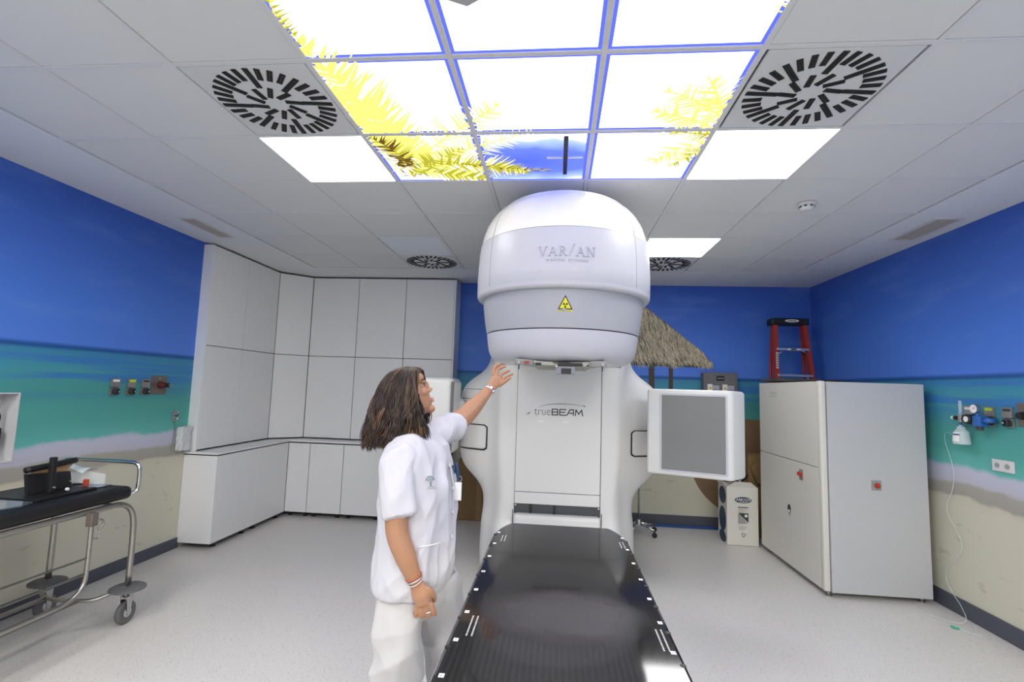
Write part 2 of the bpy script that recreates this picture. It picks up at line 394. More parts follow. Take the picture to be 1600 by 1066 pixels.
# ceiling: gypsum border, grid bars and tiles
CX = [-2.840, -2.274, -1.670, -1.068, -.462, .157, .763, 1.379, 1.957, 2.521]
RY = [-1.75, -1.15, -.55, .05, .65, 1.25, 1.848, 2.451, 3.055, 3.65, 4.237, 4.851, 5.414]
ceil = bpy.data.objects.new('ceiling', None); C.objects.link(ceil); ceil['kind'] = 'structure'
box('slab', XL, XR, YF, YB, H+.09, H+.14, 'bulk', ceil)
bx0, bx1, by0, by1 = CX[0], CX[-1], RY[0], RY[-1]
vy0, vy1 = 3.73, 4.25
def border(vents):
    bm = bmesh.new(); z0, z1 = H, H+.04
    bm_box(bm, XL, bx1+1, YF, by0, z0, z1) if False else bm_box(bm, XL, XR, YF, by0, z0, z1)
    bm_box(bm, XL, XR, by1, YB, z0, z1)
    bm_box(bm, XL, bx0, by0, by1, z0, z1); bm_box(bm, bx1, XR, by0, by1, z0, z1)
    return bm_obj('gypsum_border', bm, 'bulk', ceil)
border(None)
gw = .012
for x in CX[1:-1]: box('grid_bar', x-gw, x+gw, by0, by1, H-.001, H+.03, 'grid', ceil, bev=.002)
for y in RY[1:-1]:
    box('cross_bar', bx0, bx1, y-gw, y+gw, H-.0005, H+.028, 'grid', ceil, bev=.002)
SKY = {(c, r) for c in (3, 4, 5) for r in (3, 4, 5, 6, 7)}  # the first two rows are unseen panels, added for lighting
DIFF = {(2, 6): 'left', (6, 6): 'right', (2, 11): 'far left', (6, 11): 'far right'}
LAMP = {(2, 7), (6, 7), (6, 10)}
BLANK = {(2, 10)}
for c in range(9):
    for r in range(12):
        if (c, r) in SKY or (c, r) in DIFF or (c, r) in LAMP or (c, r) in BLANK: continue
        box('ceiling_tile', CX[c]+gw+.001, CX[c+1]-gw-.001, RY[r]+gw+.001, RY[r+1]-gw-.001, H+.003, H+.016, 'tile', ceil, bev=.0025, seg=1)

# lit lamps
for (c, r), lab in {(2, 7): 'square white ceiling light left of the palm tree panel', (6, 7): 'square white ceiling light right of the backlit sky panels, near the right air diffuser', (6, 10): 'small far white ceiling light just right of the machine head'}.items():
    x0, x1, y0, y1 = CX[c]+gw, CX[c+1]-gw, RY[r]+gw, RY[r+1]-gw
    t = thing('ceiling_light', lab, 'light', ((x0+x1)/2, (y0+y1)/2, H), 'square white ceiling lights')
    box('housing', x0, x1, y0, y1, H+.012, H+.06, 'diff', t)
    box('light_diffuser', x0+.004, x1-.004, y0+.004, y1-.004, H+.002, H+.011, 'lamp', t, bev=.002)
x0, x1, y0, y1 = CX[2]+gw, CX[3]-gw, RY[10]+gw, RY[11]-gw
t = thing('ceiling_light', 'unlit bluish square ceiling light beside the far left air diffuser', 'light', ((x0+x1)/2, (y0+y1)/2, H), 'square white ceiling lights')
box('housing', x0, x1, y0, y1, H+.012, H+.06, 'diff', t)
box('light_diffuser', x0+.004, x1-.004, y0+.004, y1-.004, H+.002, H+.011, mat('unlit_opal', (.62, .68, .78), .2, coat=.5), t, bev=.002)

# swirl diffusers
DI = {'left': 'round swirl air diffuser left of the backlit sky panels', 'right': 'large round swirl air diffuser right of the backlit sky panels',
      'far left': 'small far swirl air diffuser above the white cabinets', 'far right': 'far swirl air diffuser partly behind the machine head, right side'}
def diffuser(label):
    t = thing('air_diffuser', label, 'air vent', (0, 0, 0), 'round swirl air diffusers in the ceiling')
    box('face_plate', -.285, .285, -.285, .285, 0, .012, 'diff', t, bev=.003)
    shared = {}
    def slot(kind, w_, r0, r1, ang, sk):
        if kind not in shared:
            me = bpy.data.meshes.new('slot')
            bm = bmesh.new(); bm_box(bm, -w_/2, w_/2, r0, r1, -.0035, .002); bmesh.ops.recalc_face_normals(bm, faces=bm.faces)
            bm.to_mesh(me); bm.free(); me.materials.append(MT['slot']); shared[kind] = me
            me2 = bpy.data.meshes.new('vane'); bm = bmesh.new(); bm_box(bm, -w_*.06, w_*.10, r0+.004, r1-.004, -.005, -.003); bm.to_mesh(me2); bm.free()
            me2.materials.append(MT['black']); shared[kind+'v'] = me2
        o = link('slot', shared[kind], None, t)
        o.matrix_parent_inverse = Matrix.Identity(4)
        rm = Matrix.Rotation(ang, 4, 'Z') @ Matrix.Translation((0, 0, 0))
        piv = (r0+r1)/2
        o.matrix_basis = rm @ Matrix.Translation((0, piv, 0)) @ Matrix.Rotation(sk, 4, 'Z') @ Matrix.Translation((0, -piv, 0))
        v = link('vane', shared[kind+'v'], None, o)
    for k in range(32):
        a = 2*PI*k/32
        if k % 4 == 0: slot('long', .025, .132, .270, a, .10)
        else: slot('outer', .024, .190, .270, a, .12)
    for k in range(10): slot('inner', .024, .052, .132, 2*PI*(k+.3)/10, .32)
    return t
d0 = None
for (c, r), n_ in DIFF.items():
    loc = ((CX[c]+CX[c+1])/2, (RY[r]+RY[r+1])/2, H)
    if d0 is None: d0 = diffuser(DI[n_]); d0.location = loc
    else: dup(d0, loc, DI[n_])
# strip vents in the gypsum border
for xa, xb, lab in ((-3.17, -3.03, 'narrow slatted strip vent in the left ceiling border'), (2.72, 2.89, 'narrow slatted strip vent in the right ceiling border')):
    t = thing('strip_vent', lab, 'air vent', ((xa+xb)/2, 4, H))
    bm = bmesh.new(); ya, yb = 3.74, 4.25
    for a in ((xa-.015, xa+.006, ya, yb), (xb-.006, xb+.015, ya, yb), (xa, xb, ya-.015, ya+.006), (xa, xb, yb-.006, yb+.015)): bm_box(bm, *a, H-.008, H, .001)
    bm_obj('frame', bm, 'diff', t)
    box('grille_back', xa, xb, ya, yb, H-.002, H, mat('warm_grille', (.42, .38, .34), .6), t)
    for k in range(6):
        x = xa+.012+(xb-xa-.024)*k/5; box('slat', x-.003, x+.003, ya+.004, yb-.004, H-.006, H-.001, mat('grille_slat', (.5, .46, .42), .5) if k == 0 else bpy.data.materials['grille_slat'], t)
# smoke detector
t = thing('smoke_detector', 'round white smoke detector on the ceiling tiles', 'smoke detector', (1.68, 3.45, H))
lathe('base', [(0, -.0), (.056, -.0), (.056, -.014), (.05, -.018), (0, -.018)], (1.68, 3.45, H), 'white', t, 32)
lathe('sensor_cap', [(.046, -.017), (.046, -.032), (.034, -.048), (.018, -.052), (0, -.052)], (1.68, 3.45, H), 'white', t, 32)
for k in range(8):
    a = k*PI/4+.2; x, y = 1.68+.0455*math.sin(a), 3.45-.0455*math.cos(a)
    box('opening', x-.008, x+.008, y-.003, y+.003, H-.031, H-.021, 'black', t, rot=Matrix.Rotation(a, 3, 'Z'))
# ceiling mounted housing at the top edge of the frame
t = thing('ceiling_camera', 'grey wedge-shaped ceiling housing at the top edge between sky panels', 'camera', (-.34, 1.50, H))
prism('casing', [(-.40, 1.40), (-.27, 1.42), (-.27, 1.50), (-.33, 1.535), (-.40, 1.50)], lambda u, v, d: (u, v, H-d), .01, .05, mat('grey_casing', (.4, .4, .41), .4), t, .006)
box('mount', -.37, -.30, 1.44, 1.49, H-.012, H+.002, 'grid', t)
# laser slot on the blue panel
t = thing('ceiling_laser', 'black bar with thin white crosspiece under the blue sky panel', 'laser', (.02, 2.7, H))
box('slot_bar', .009, .033, 2.475, 2.90, H-.028, H-.006, 'black', t, bev=.004)
box('cross_rod', -.085, .118, 2.700, 2.712, H-.018, H-.008, 'paper', t, bev=.002)

# ------------------------------------------------------------------ backlit sky panels
names = {3: 'left', 4: 'middle', 5: 'right'}
rown = {3: 'rearmost', 4: 'second rearmost', 5: 'top row', 6: 'middle row', 7: 'front row nearest the machine'}
plab = {(3, 7): 'backlit panel with yellow palm crown and coconuts, nearest the machine on left', (4, 7): 'backlit panel with deep blue sky, directly before the machine head',
        (5, 7): 'backlit panel nearest the machine on right, palm leaf at its right edge', (3, 6): 'backlit panel with yellow frond down its left side, beside left diffuser',
        (4, 6): 'centre backlit panel, white with a faint frond at its left', (5, 6): 'backlit panel with yellow fronds on the right, beside right diffuser',
        (3, 5): 'backlit white panel at top left, yellow leaf tips on its left edge', (4, 5): 'blank white backlit panel at the top centre of the photo',
        (5, 5): 'backlit white panel at top right, thin yellow leaf at right edge'}
PAN = {}
for (c, r) in sorted(SKY):
    x0, x1, y0, y1 = CX[c]+gw, CX[c+1]-gw, RY[r]+gw, RY[r+1]-gw
    t = thing('sky_light_panel', plab.get((c, r), 'unseen white backlit panel added for lighting, beyond the top edge of the photo'), 'light panel', ((x0+x1)/2, (y0+y1)/2, H), 'backlit sky ceiling panels')
    PAN[(c, r)] = (t, x0, x1, y0, y1)
    e = .015
    box('housing', x0, x1, y0, y1, H+.014, H+.06, 'diff', t)
    box('printed_sheet', x0+e, x1-e, y0+e, y1-e, H+.004, H+.012, 'sky_blue' if (c, r) == (4, 7) else 'sky_white', t)
    bm = bmesh.new()
    for a in ((x0, x0+e, y0, y1), (x1-e, x1, y0, y1), (x0+e, x1-e, y0, y0+e), (x0+e, x1-e, y1-e, y1)): bm_box(bm, *a, H+.005, H+.012)
    bm_obj('sheet_edge', bm, 'sky_edge', t)
LV = {}
def leafq(p, d, L, wd, m, droop=0.):
    """a thin tapering leaflet printed on the sheet, cut at the panel edges"""
    d = Vector(d).normalized(); n = Vector((-d.y, d.x)); k = max(2, int(L/.03)); prev = None
    for i in range(k+1):
        t_ = i/k; q = Vector(p)+d*(L*t_)+Vector((0, droop*L*t_*t_)); ww = wd*(1-t_)**.7*.5+.0008
        cur = (q-n*ww, q+n*ww, q)
        if prev:
            mid = (prev[2]+cur[2])/2
            for key, (t, x0, x1, y0, y1) in PAN.items():
                if x0+.004 < mid.x < x1-.004 and y0+.004 < mid.y < y1-.004:
                    LV.setdefault((key, m), []).append((prev[0], prev[1], cur[1], cur[0])); break
        prev = cur
def frond(p0, p1, bend, L, nl, mats, wd=.012, sweep=.5, dens=1):
    a = Vector(p0); b = Vector(p1); mid = (a+b)/2+Vector(bend)
    for i in range(nl):
        t_ = (i+random.random()*.6)/nl
        q = a*(1-t_)**2+mid*2*t_*(1-t_)+b*t_*t_; tg = ((mid-a)*(1-t_)+(b-mid)*t_).normalized(); n = Vector((-tg.y, tg.x))
        ll = L*(math.sin(PI*min(.98, t_*.8+.14)))*random.uniform(.75, 1.1)
        for s_ in (-1, 1):
            d = tg*(sweep+random.uniform(-.12, .12))+n*s_
            leafq(q, d, ll, wd*random.uniform(.7, 1.3), random.choice(mats), random.uniform(-.15, .15))
    for i in range(14): # rib
        t_ = i/14; q = a*(1-t_)**2+mid*2*t_*(1-t_)+b*t_*t_; t2 = (i+1)/14; q2 = a*(1-t2)**2+mid*2*t2*(1-t2)+b*t2*t2
        leafq(q, q2-q, (q2-q).length*1.1, .014*(1-t_)+.006, mats[0])
Y, Y2, G_, D_ = 'leaf_y', 'leaf_y2', 'leaf_g', 'leaf_d'
frond((-.80, 2.75), (-1.05, 1.70), (-.02, .03), .27, 74, [Y, Y, Y, Y2], .022, .75)
frond((-.86, 2.72), (-1.06, 2.00), (-.12, .0), .20, 60, [Y, Y, Y2], .022, .7)
frond((-.90, 2.80), (-.30, 2.20), (.05, -.10), .20, 46, [Y, Y2, Y2, Y], .012, .6)
frond((-.80, 2.86), (-.15, 2.45), (-.1, -.05), .16, 40, [Y, Y2], .010, .6)
frond((-.86, 2.86), (-.20, 2.93), (.0, -.16), .17, 60, [Y, Y2, G_], .013, .5)
frond((-.92, 2.88), (-.45, 3.02), (.05, .02), .16, 46, [Y, G_, Y2], .016, .6)
frond((-.92, 2.80), (-1.04, 2.48), (.05, .0), .14, 36, [G_, D_, Y, Y2], .012, .5)
frond((-.95, 2.95), (-.55, 2.62), (.0, -.05), .14, 36, [Y2, Y, G_], .014, .6)
frond((-.60, 2.80), (-.06, 2.90), (.0, .04), .07, 40, [G_, D_], .006, .8)
for k in range(9):
    a = random.uniform(0, 6.28); rr = random.uniform(.01, .06); cx, cy = -.93+rr*math.cos(a), 2.80+rr*math.sin(a)
    for q in range(7): leafq((cx-.02, cy-.02+.006*q), (1, .1), .045, .012, random.choice([D_, D_, G_, Y]))
for k in range(40): leafq((random.uniform(-1.02, -.85), random.uniform(2.72, 3.0)), (random.uniform(-1, 1), random.uniform(-1, 1)), .07, .012, random.choice([D_, G_, Y]))
frond((.80, 2.48), (.42, 2.28), (0, -.06), .14, 44, [Y, Y2, Y2], .012, .6)
frond((.82, 2.42), (.45, 2.12), (.02, -.08), .17, 40, [Y, Y2, Y2], .011, .6)
frond((.80, 2.42), (.60, 2.02), (.02, -.02), .15, 36, [Y, Y2], .011, .6)
frond((.82, 2.50), (.50, 2.44), (.0, .03), .10, 30, [G_, Y, Y2], .009, .5)
frond((.80, 2.52), (.48, 2.82), (.0, -.02), .14, 34, [Y2, Y, Y2], .012, .6)
frond((.80, 2.56), (.62, 2.86), (.02, .02), .12, 28, [Y, Y2, G_], .010, .6)
frond((.80, 1.80), (.74, 1.28), (.0, 0), .10, 40, [Y, Y2], .012, .7)
frond((-1.08, 1.84), (-1.02, 1.45), (-.02, 0), .07, 30, [Y, G_, Y2], .010, .7)
for (key, m_), quads in LV.items():
    vs = []; fs = []; off = {Y: .0032, Y2: .0036, G_: .0028, D_: .0024}[m_]
    for q in quads:
        o_ = len(vs); vs += [(v.x, v.y, H+off) for v in q]; fs.append((o_, o_+1, o_+2, o_+3))
    o = mesh('palm_print', vs, fs, m_, PAN[key][0]); o['kind'] = 'stuff'

# ------------------------------------------------------------------ mural print on the back wall: thatched shelter
def thatch():
    vs = []; fs = []; cols = []
    apex = Vector((.55, 3.05)); yb = YB-.003
    def edge(t_): # right roof edge from apex down to the eave tip
        P = [Vector((.42, 2.90)), Vector((1.07, 2.62)), Vector((1.45, 2.30)), Vector((1.78, 2.06)), Vector((1.865, 1.87))]
        k = min(int(t_*4), 3); f = t_*4-k; return P[k]*(1-f)+P[k+1]*f
    # dark underside
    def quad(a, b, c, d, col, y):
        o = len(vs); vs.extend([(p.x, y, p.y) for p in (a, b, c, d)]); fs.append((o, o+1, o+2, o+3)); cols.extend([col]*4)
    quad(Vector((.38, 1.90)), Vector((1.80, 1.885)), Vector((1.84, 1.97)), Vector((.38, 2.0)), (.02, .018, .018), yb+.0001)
    E_ = [(-.2, 3.0), (.42, 2.90), (1.07, 2.62), (1.30, 2.44), (1.55, 2.24), (1.75, 2.08), (1.83, 1.97), (1.868, 1.90)]
    def ztop(x):
        for i in range(len(E_)-1):
            if x <= E_[i+1][0]: t_ = (x-E_[i][0])/(E_[i+1][0]-E_[i][0]); return E_[i][1]+(E_[i+1][1]-E_[i][1])*t_
        return 1.9
    rows = 34
    for r_ in range(rows):      # lower rows first, upper rows lap over them
        for q in range(150):
            x = .38+(1.87-.38)*(q+random.random())/150; zt_ = ztop(x); zb = 1.955+.012*math.sin(x*17)
            f_ = (r_+random.random())/rows; z = zb+(zt_-zb)*f_
            L = random.uniform(.045, .11); an = .10+(x-.42)/1.45*.55*(1-.3*f_)+random.uniform(-.22, .22); wd = random.uniform(.0028, .006)
            d = Vector((math.sin(an), -math.cos(an)))*L; nn = Vector((math.cos(an), math.sin(an)))*wd
            b = random.choice([.40, .62, .85, 1, 1.2, 1.35]) if random.random() > .12 else .14
            col = (.50*b, .43*b, .30*b); p = Vector((x, z))
            if (p+d).x > 1.872: d.x = max(0, 1.872-p.x)
            quad(p-nn, p+nn, p+d+nn*.3, p+d-nn*.3, col, yb-.0004-.0018*f_-random.random()*.0001)
    base_ = [(x, ztop(x)) for x in [.38+1.45*i/20 for i in range(21)]]
    for i in range(20):
        quad(Vector((base_[i][0], 1.96)), Vector((base_[i+1][0], 1.96)), Vector(base_[i+1]), Vector(base_[i]), (.14, .115, .08), yb-.0001)
    return mesh('thatch_print', vs, fs, 'straw', wb, cols=cols)
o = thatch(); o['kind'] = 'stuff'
mp = mat('post_print', (.065, .045, .04), .6, noise_amt=.3, noise_scale=30)
for xa, xb in ((1.115, 1.185), (1.355, 1.405)): box('post_print', xa, xb, YB-.0022, YB, .95, 2.0, mp, wb)
# ------------------------------------------------------------------ round brown area printed in the back wall mural
def disc(name, cx, cz, r, y, th, m, parent=None, z1=None):
    out = [(cx+r*math.cos(a), cz+r*math.sin(a)) for a in [2*PI*k/64 for k in range(64)]]
    if z1: out = [(u, min(v, z1)) for u, v in out]
    return prism(name, out, lambda u, v, d: (u, d, v), y, y+th, m, parent)
brown = mat('round_brown_print', (.21, .135, .07), .6, noise_amt=.12, noise_scale=14)
out = []
for k in range(72):
    a = 2*PI*k/72; out.append((2.31+.72*math.cos(a), min(1.285, .85+.72*math.sin(a))))
prism('round_brown_print', out, lambda u, v, d: (u, YB-d, v), 0, .002, brown, wb)

# ------------------------------------------------------------------ white built-in cabinets, rear left corner
def panel_door(name, a, b, z0, z1, th, parent, m='door', gap=.0035):
    """vertical door from point a to b (plan), front on the left-hand normal pointing to the room"""
    a = Vector((*a, 0)); b = Vector((*b, 0)); d = (b-a).normalized(); n = Vector((d.y, -d.x, 0))
    a = a+d*gap; b = b-d*gap
    bm = bmesh.new(); L = (b-a).length
    bm_box(bm, 0, L, 0, th, z0+gap, z1-gap, .0015, 1)
    R_ = Matrix((( d.x, n.x, 0), (d.y, n.y, 0), (0, 0, 1)))
    for v in bm.verts: v.co = R_ @ Vector((v.co.x, v.co.y, v.co.z))+Vector((a.x, a.y, 0))
    return bm_obj(name, bm, m, parent)
def extr(name, pts, z0, z1, m, parent, bev=0): return prism(name, pts, lambda u, v, d: (u, v, d), z0, z1, m, parent, bev)
zc, zm, zt = .875, 1.882, 2.868
th = .02
FXL, FYB = -3.36, 5.88     # front planes of the wall units
labs_w = ['tall white wall cabinet next to the left wall mural, first column', 'tall white wall cabinet on the left wall, second column', 'angled white corner wall cabinet in the rear left corner',
          'tall white wall cabinet just right of the angled corner one', 'tall white wall cabinet behind the woman, between its two alike neighbours', 'rightmost tall white wall cabinet, next to the blue wall']
cols_w = [((FXL, 4.455), (FXL, 5.015), [(XL, 4.455), (XL, 5.015)]), ((FXL, 5.015), (FXL, 5.61), [(XL, 5.015), (XL, 5.61)]),
          ((FXL, 5.61), (-3.07, FYB), [(XL, 5.61), (XL, YB), (-3.07, YB)]),
          ((-3.07, FYB), (-2.475, FYB), [(-3.07, YB), (-2.475, YB)]), ((-2.475, FYB), (-1.872, FYB), [(-2.475, YB), (-1.872, YB)]), ((-1.872, FYB), (-1.265, FYB), [(-1.872, YB), (-1.265, YB)])]
for (a, b, back), lab in zip(cols_w, labs_w):
    t = thing('wall_cabinet', lab, 'cabinet', (a[0], a[1], zc), 'white wall cabinets of the rear left corner')
    d = (Vector(b)-Vector(a)).normalized(); n = Vector((d.y, -d.x)); ia = Vector(a)-n*th; ib = Vector(b)-n*th
    poly = [tuple(ia), tuple(ib)]+[p for p in back[::-1]]
    extr('carcass', poly, zc+.01, zt-.004, 'gap', t)
    panel_door('door', tuple(ia), tuple(ib), zc+.012, zm, th, t); panel_door('door', tuple(ia), tuple(ib), zm, zt, th, t)
    if a == (FXL, 4.455): box('end_panel', XL, FXL-.002, 4.437, 4.455, zc, zt, 'door', t, bev=.001)
    if b == (-1.265, FYB): box('end_panel', -1.265, -1.247, FYB-.002, YB, .9, zt, 'door', t, bev=.001)
# base units
zb0, zb1 = .05, .845
BXL, BYB = -3.125, 5.665
labs_b = ['long low white base cabinet along the left wall', 'second low base cabinet along the left wall, next to the corner', 'narrow white base cabinet in the corner under the worktop',
          'white base cabinet second from the rear corner', 'white base cabinet just left of the woman', 'white base cabinet hidden behind the woman', 'white base cabinet near the machine, behind the woman']
cols_b = [((BXL, 4.445), (BXL, 5.05)), ((BXL, 5.05), (BXL, 5.665)), ((BXL, BYB), (-2.86, BYB)), ((-2.86, BYB), (-2.45, BYB)), ((-2.45, BYB), (-1.98, BYB)), ((-1.98, BYB), (-1.6, BYB)), ((-1.6, BYB), (-1.265, BYB))]
for (a, b), lab in zip(cols_b, labs_b):
    t = thing('base_cabinet', lab, 'cabinet', (a[0], a[1], 0), 'white base cabinets of the rear left corner')
    if a[0] == b[0]:
        box('carcass', XL+.004, BXL-th, a[1], b[1]-.001, zb0, zb1, 'gap', t); panel_door('door', (BXL-th, a[1]), (BXL-th, b[1]), zb0, zb1, th, t, gap=.001)
    else:
        box('carcass', a[0]+.001, b[0], BYB+th, YB, zb0, zb1, 'gap', t); panel_door('door', (a[0], BYB+th), (b[0], BYB+th), zb0, zb1, th, t)
    if a == (BXL, 4.445): box('end_panel', XL+.003, BXL, 4.425, 4.444, zb0, zb1, 'door', t, bev=.001)
    for k in (.15, .85):
        px = a[0]-.05 if a[0] == b[0] else a[0]+(b[0]-a[0])*k; py = a[1]+(b[1]-a[1])*k if a[0] == b[0] else BYB+.07
        lathe('foot', [(0, .052), (.018, .052), (.018, .006), (.024, .006), (.024, 0), (0, 0)], (px, py, 0), 'black', t, 12)
ct = extr('worktop', [(XL, 4.42), (BXL+.004, 4.42), (BXL+.004, BYB-.004), (-1.26, BYB-.004), (-1.26, YB), (XL, YB)], .856, .874, 'door', None, .001)
tag(ct, 'white L-shaped worktop with black edge between wall and base cabinets', 'worktop')
extr('black_edge', [(XL, 4.424), (BXL, 4.424), (BXL, BYB), (-1.264, BYB), (-1.264, YB), (XL, YB)], .846, .8555, 'black', ct)

# ------------------------------------------------------------------ linear accelerator
XC = .025
acc = thing('linear_accelerator', 'large white radiotherapy machine with rounded head over the treatment table', 'medical machine', (XC, 4.6, 0))
def interp(tab, z):
    out = [0, 0, 0]; tot = 0
    for k in range(-6, 7):
        zz = min(max(z+k*.012, tab[0][0]), tab[-1][0]); w_ = math.exp(-(k/3.2)**2)
        for i in range(len(tab)-1):
            if zz <= tab[i+1][0]+1e-9:
                a, b = tab[i], tab[i+1]; t_ = (zz-a[0])/(b[0]-a[0])
                for q in range(3): out[q] += w_*(a[q+1]+(b[q+1]-a[q+1])*t_)
                break
        tot += w_
    return [v/tot for v in out]
#  z, outer half width W, plateau half width P, front y
TAB = [(0.03, .655, .52, 4.08), (.20, .66, .50, 4.05), (.42, .655, .48, 4.05), (.50, .65, .47, 4.085), (.56, .645, .465, 4.10), (.66, .655, .46, 4.10), (.74, .70, .46, 4.10),
       (.82, .785, .47, 4.10), (.88, .845, .475, 4.10), (.95, .872, .485, 4.10), (1.05, .885, .49, 4.10), (1.45, .89, .495, 4.10), (1.53, .885, .495, 4.10), (1.60, .855, .495, 4.10), (1.65, .80, .495, 4.10), (1.70, .73, .50, 4.10), (1.76, .685, .51, 4.10), (1.86, .66, .52, 4.11), (1.95, .60, .50, 4.16)]
def cross(z):
    W, P, yf = interp(TAB, z)
    # shoulder tops lean back
    sh = max(0, min(1, (z-1.50)/.30)); back = .55*sh
    pts = [(0, yf), (P*.35, yf), (P*.7, yf), (P-.035, yf), (P-.012, yf+.006), (P+.012, yf+.028), (P+.04, yf+.075)]
    D = W-P-.04
    for t_, dy in ((.15, .125), (.32, .165), (.52, .20), (.72, .235), (.86, .275), (.95, .32), (1.0, .40)):
        pts.append((P+.04+D*t_, yf+dy+back*t_*.55))
    pts += [(W, yf+.55+back*.6), (W, 5.25), (W-.04, 5.42), (0, 5.42)]
    return pts
vs = []; fs = []; zs = [.03+(1.95-.03)*i/110 for i in range(111)]
for z in zs:
    c_ = cross(z); ring = [(XC+x, y, z) for x, y in c_]+[(XC-x, y, z) for x, y in c_[::-1][1:-1]]
    vs += ring; nr = len(ring)
for i in range(len(zs)-1):
    for k in range(nr):
        l = (k+1) % nr; fs.append((i*nr+k, i*nr+l, (i+1)*nr+l, (i+1)*nr+k))
fs.append(tuple(range(nr))[::-1]); fs.append(tuple((len(zs)-1)*nr+k for k in range(nr)))
mesh('gantry_body', vs, fs, 'white', acc, True)
box('base_plinth', XC-.60, XC+.60, 4.2, 5.4, 0, .05, 'gap', acc)
# arm behind the head joining it to the gantry
bm = bmesh.new(); bm_box(bm, XC-.47, XC+.47, 3.45, 5.2, 1.78, 2.60, .16, 5); bm_obj('gantry_arm', bm, 'white', acc, True)
# front panels
def fp(name, x0, x1, z0, z1, y, th_, m, parent, bev=.004): return box(name, x0, x1, y-th_, y, z0, z1, m, parent, bev=bev)
fp('seam_backing', XC-.345, XC+.345, .56, 1.765, 4.100, .004, 'gap', acc, 0)
pf = fp('front_panel', XC-.342, XC+.340, .735, 1.760, 4.0985, .012, 'white', acc)
fp('side_panel', XC-.497, XC-.345, 1.757, 1.762, 4.1, .004, 'gap', acc, 0); fp('side_panel', XC+.343, XC+.497, 1.757, 1.762, 4.1, .004, 'gap', acc, 0)
fp('access_panel', XC-.342, XC+.340, .640, .731, 4.0985, .012, 'white', acc)
rec = fp('recess', XC-.342, XC+.342, .565, .640, 4.0975, .004, mat('recess_grey', (.06, .065, .07), .5), acc, 0)
for x in (XC-.21, XC-.02): fp('rib', x-.007, x+.007, .568, .637, 4.093, .01, 'black', rec, 0)
for x in (XC-.332, XC+.332): fp('bolt', x-.006, x+.006, .622, .634, 4.093, .006, 'silver', rec, .002)
bm = bmesh.new(); bm_box(bm, XC-.345, XC+.345, 4.015, 4.16, .04, .568, .03, 4); bm_obj('base_cover', bm, 'white', acc, True)
fp('seam_line', XC-.352, XC-.346, .05, .60, 4.05, .012, 'gap', acc, 0); fp('seam_line', XC+.346, XC+.352, .05, .60, 4.05, .012, 'gap', acc, 0)
# service flaps on the shoulders, following the surface
def on_shoulder(x, z, out_=0.):
    c_ = cross(z); ax = abs(x-XC)
    for i in range(len(c_)-1):
        if c_[i][0] <= ax <= c_[i+1][0] and c_[i+1][0] > c_[i][0]:
            t_ = (ax-c_[i][0])/(c_[i+1][0]-c_[i][0]); return (x, c_[i][1]+(c_[i+1][1]-c_[i][1])*t_-out_, z)
    return (x, 4.5-out_, z)
for s_ in (-1, 1):
    xa, xb = XC+s_*.60, XC+s_*.868; za, zb_ = 1.025, 1.245
    lo, hi = min(xa, xb), max(xa, xb)
    def grid_patch(x0, x1, z0, z1, r, off, name, m, par):
        nx, nz = 22, 12; V_ = []; F_ = []
        for j in range(nz+1):
            for i in range(nx+1):
                u = x0+(x1-x0)*i/nx; v = z0+(z1-z0)*j/nz
                # rounded corners on the inner side
                dz = min(v-z0, z1-v)
                if dz < r:
                    ins = r-math.sqrt(max(0, r*r-(r-dz)**2))
                    if s_ < 0: u = x0+(x1-ins-x0)*i/nx
                    else: u = x0+ins+(x1-x0-ins)*i/nx
                V_.append(on_shoulder(u, v, off))
        for j in range(nz):
            for i in range(nx):
                a = j*(nx+1)+i; F_.append((a, a+1, a+nx+2, a+nx+1))
        o = mesh(name, V_, F_, m, par, True)
        md = o.modifiers.new('s', 'SOLIDIFY'); md.thickness = .004; md.offset = 0
        return o
    g_ = grid_patch(lo, hi, za, zb_, .03, .003, 'flap_gasket', 'gasket', acc)
    if s_ < 0: grid_patch(lo, hi-.013, za+.013, zb_-.009, .022, .008, 'flap', 'white', g_)
    else: grid_patch(lo+.013, hi, za+.013, zb_-.009, .022, .008, 'flap', 'white', g_)
for z in (1.545, 1.462):
    P_ = [on_shoulder(XC-.885+.30*i/14, z, .0005) for i in range(14)]
    tube('groove', P_, .0022, 'gap', acc, 6)

# ---- head
HY = 3.26
def hl(name, prof, m, par=acc, seg=96, edge=40): return lathe(name, prof, (XC, HY, 0), m, par, seg, edge=edge)
hl('head_base', [(0, 1.725), (.30, 1.722), (.395, 1.724), (.430, 1.735), (.455, 1.757), (.472, 1.79), (.482, 1.84), (.490, 1.903), (.47, 1.903)], 'white_head')
hl('head_seam', [(.480, 1.895), (.488, 1.900), (.488, 1.915), (.48, 1.915)], 'gap')
hl('head_sleeve', [(.478, 1.910), (.4915, 1.910), (.505, 1.98), (.523, 2.12), (.526, 2.15), (.50, 2.15)], 'grey_head')
hl('head_collar', [(.520, 2.128), (.546, 2.128), (.556, 2.134), (.562, 2.150), (.560, 2.163), (.5625, 2.168), (.5635, 2.25), (.561, 2.34), (.554, 2.43), (.548, 2.478), (.53, 2.478)], 'white_head')
hl('head_dome', [(.530, 2.478), (.5455, 2.479), (.536, 2.535), (.515, 2.600), (.482, 2.658), (.447, 2.700), (.425, 2.716), (.412, 2.722), (.400, 2.742), (.375, 2.758), (.30, 2.770), (.15, 2.778), (0, 2.78)], 'dome')
def HP(theta, z, r): return (XC+r*math.sin(theta), HY-r*math.cos(theta), z)
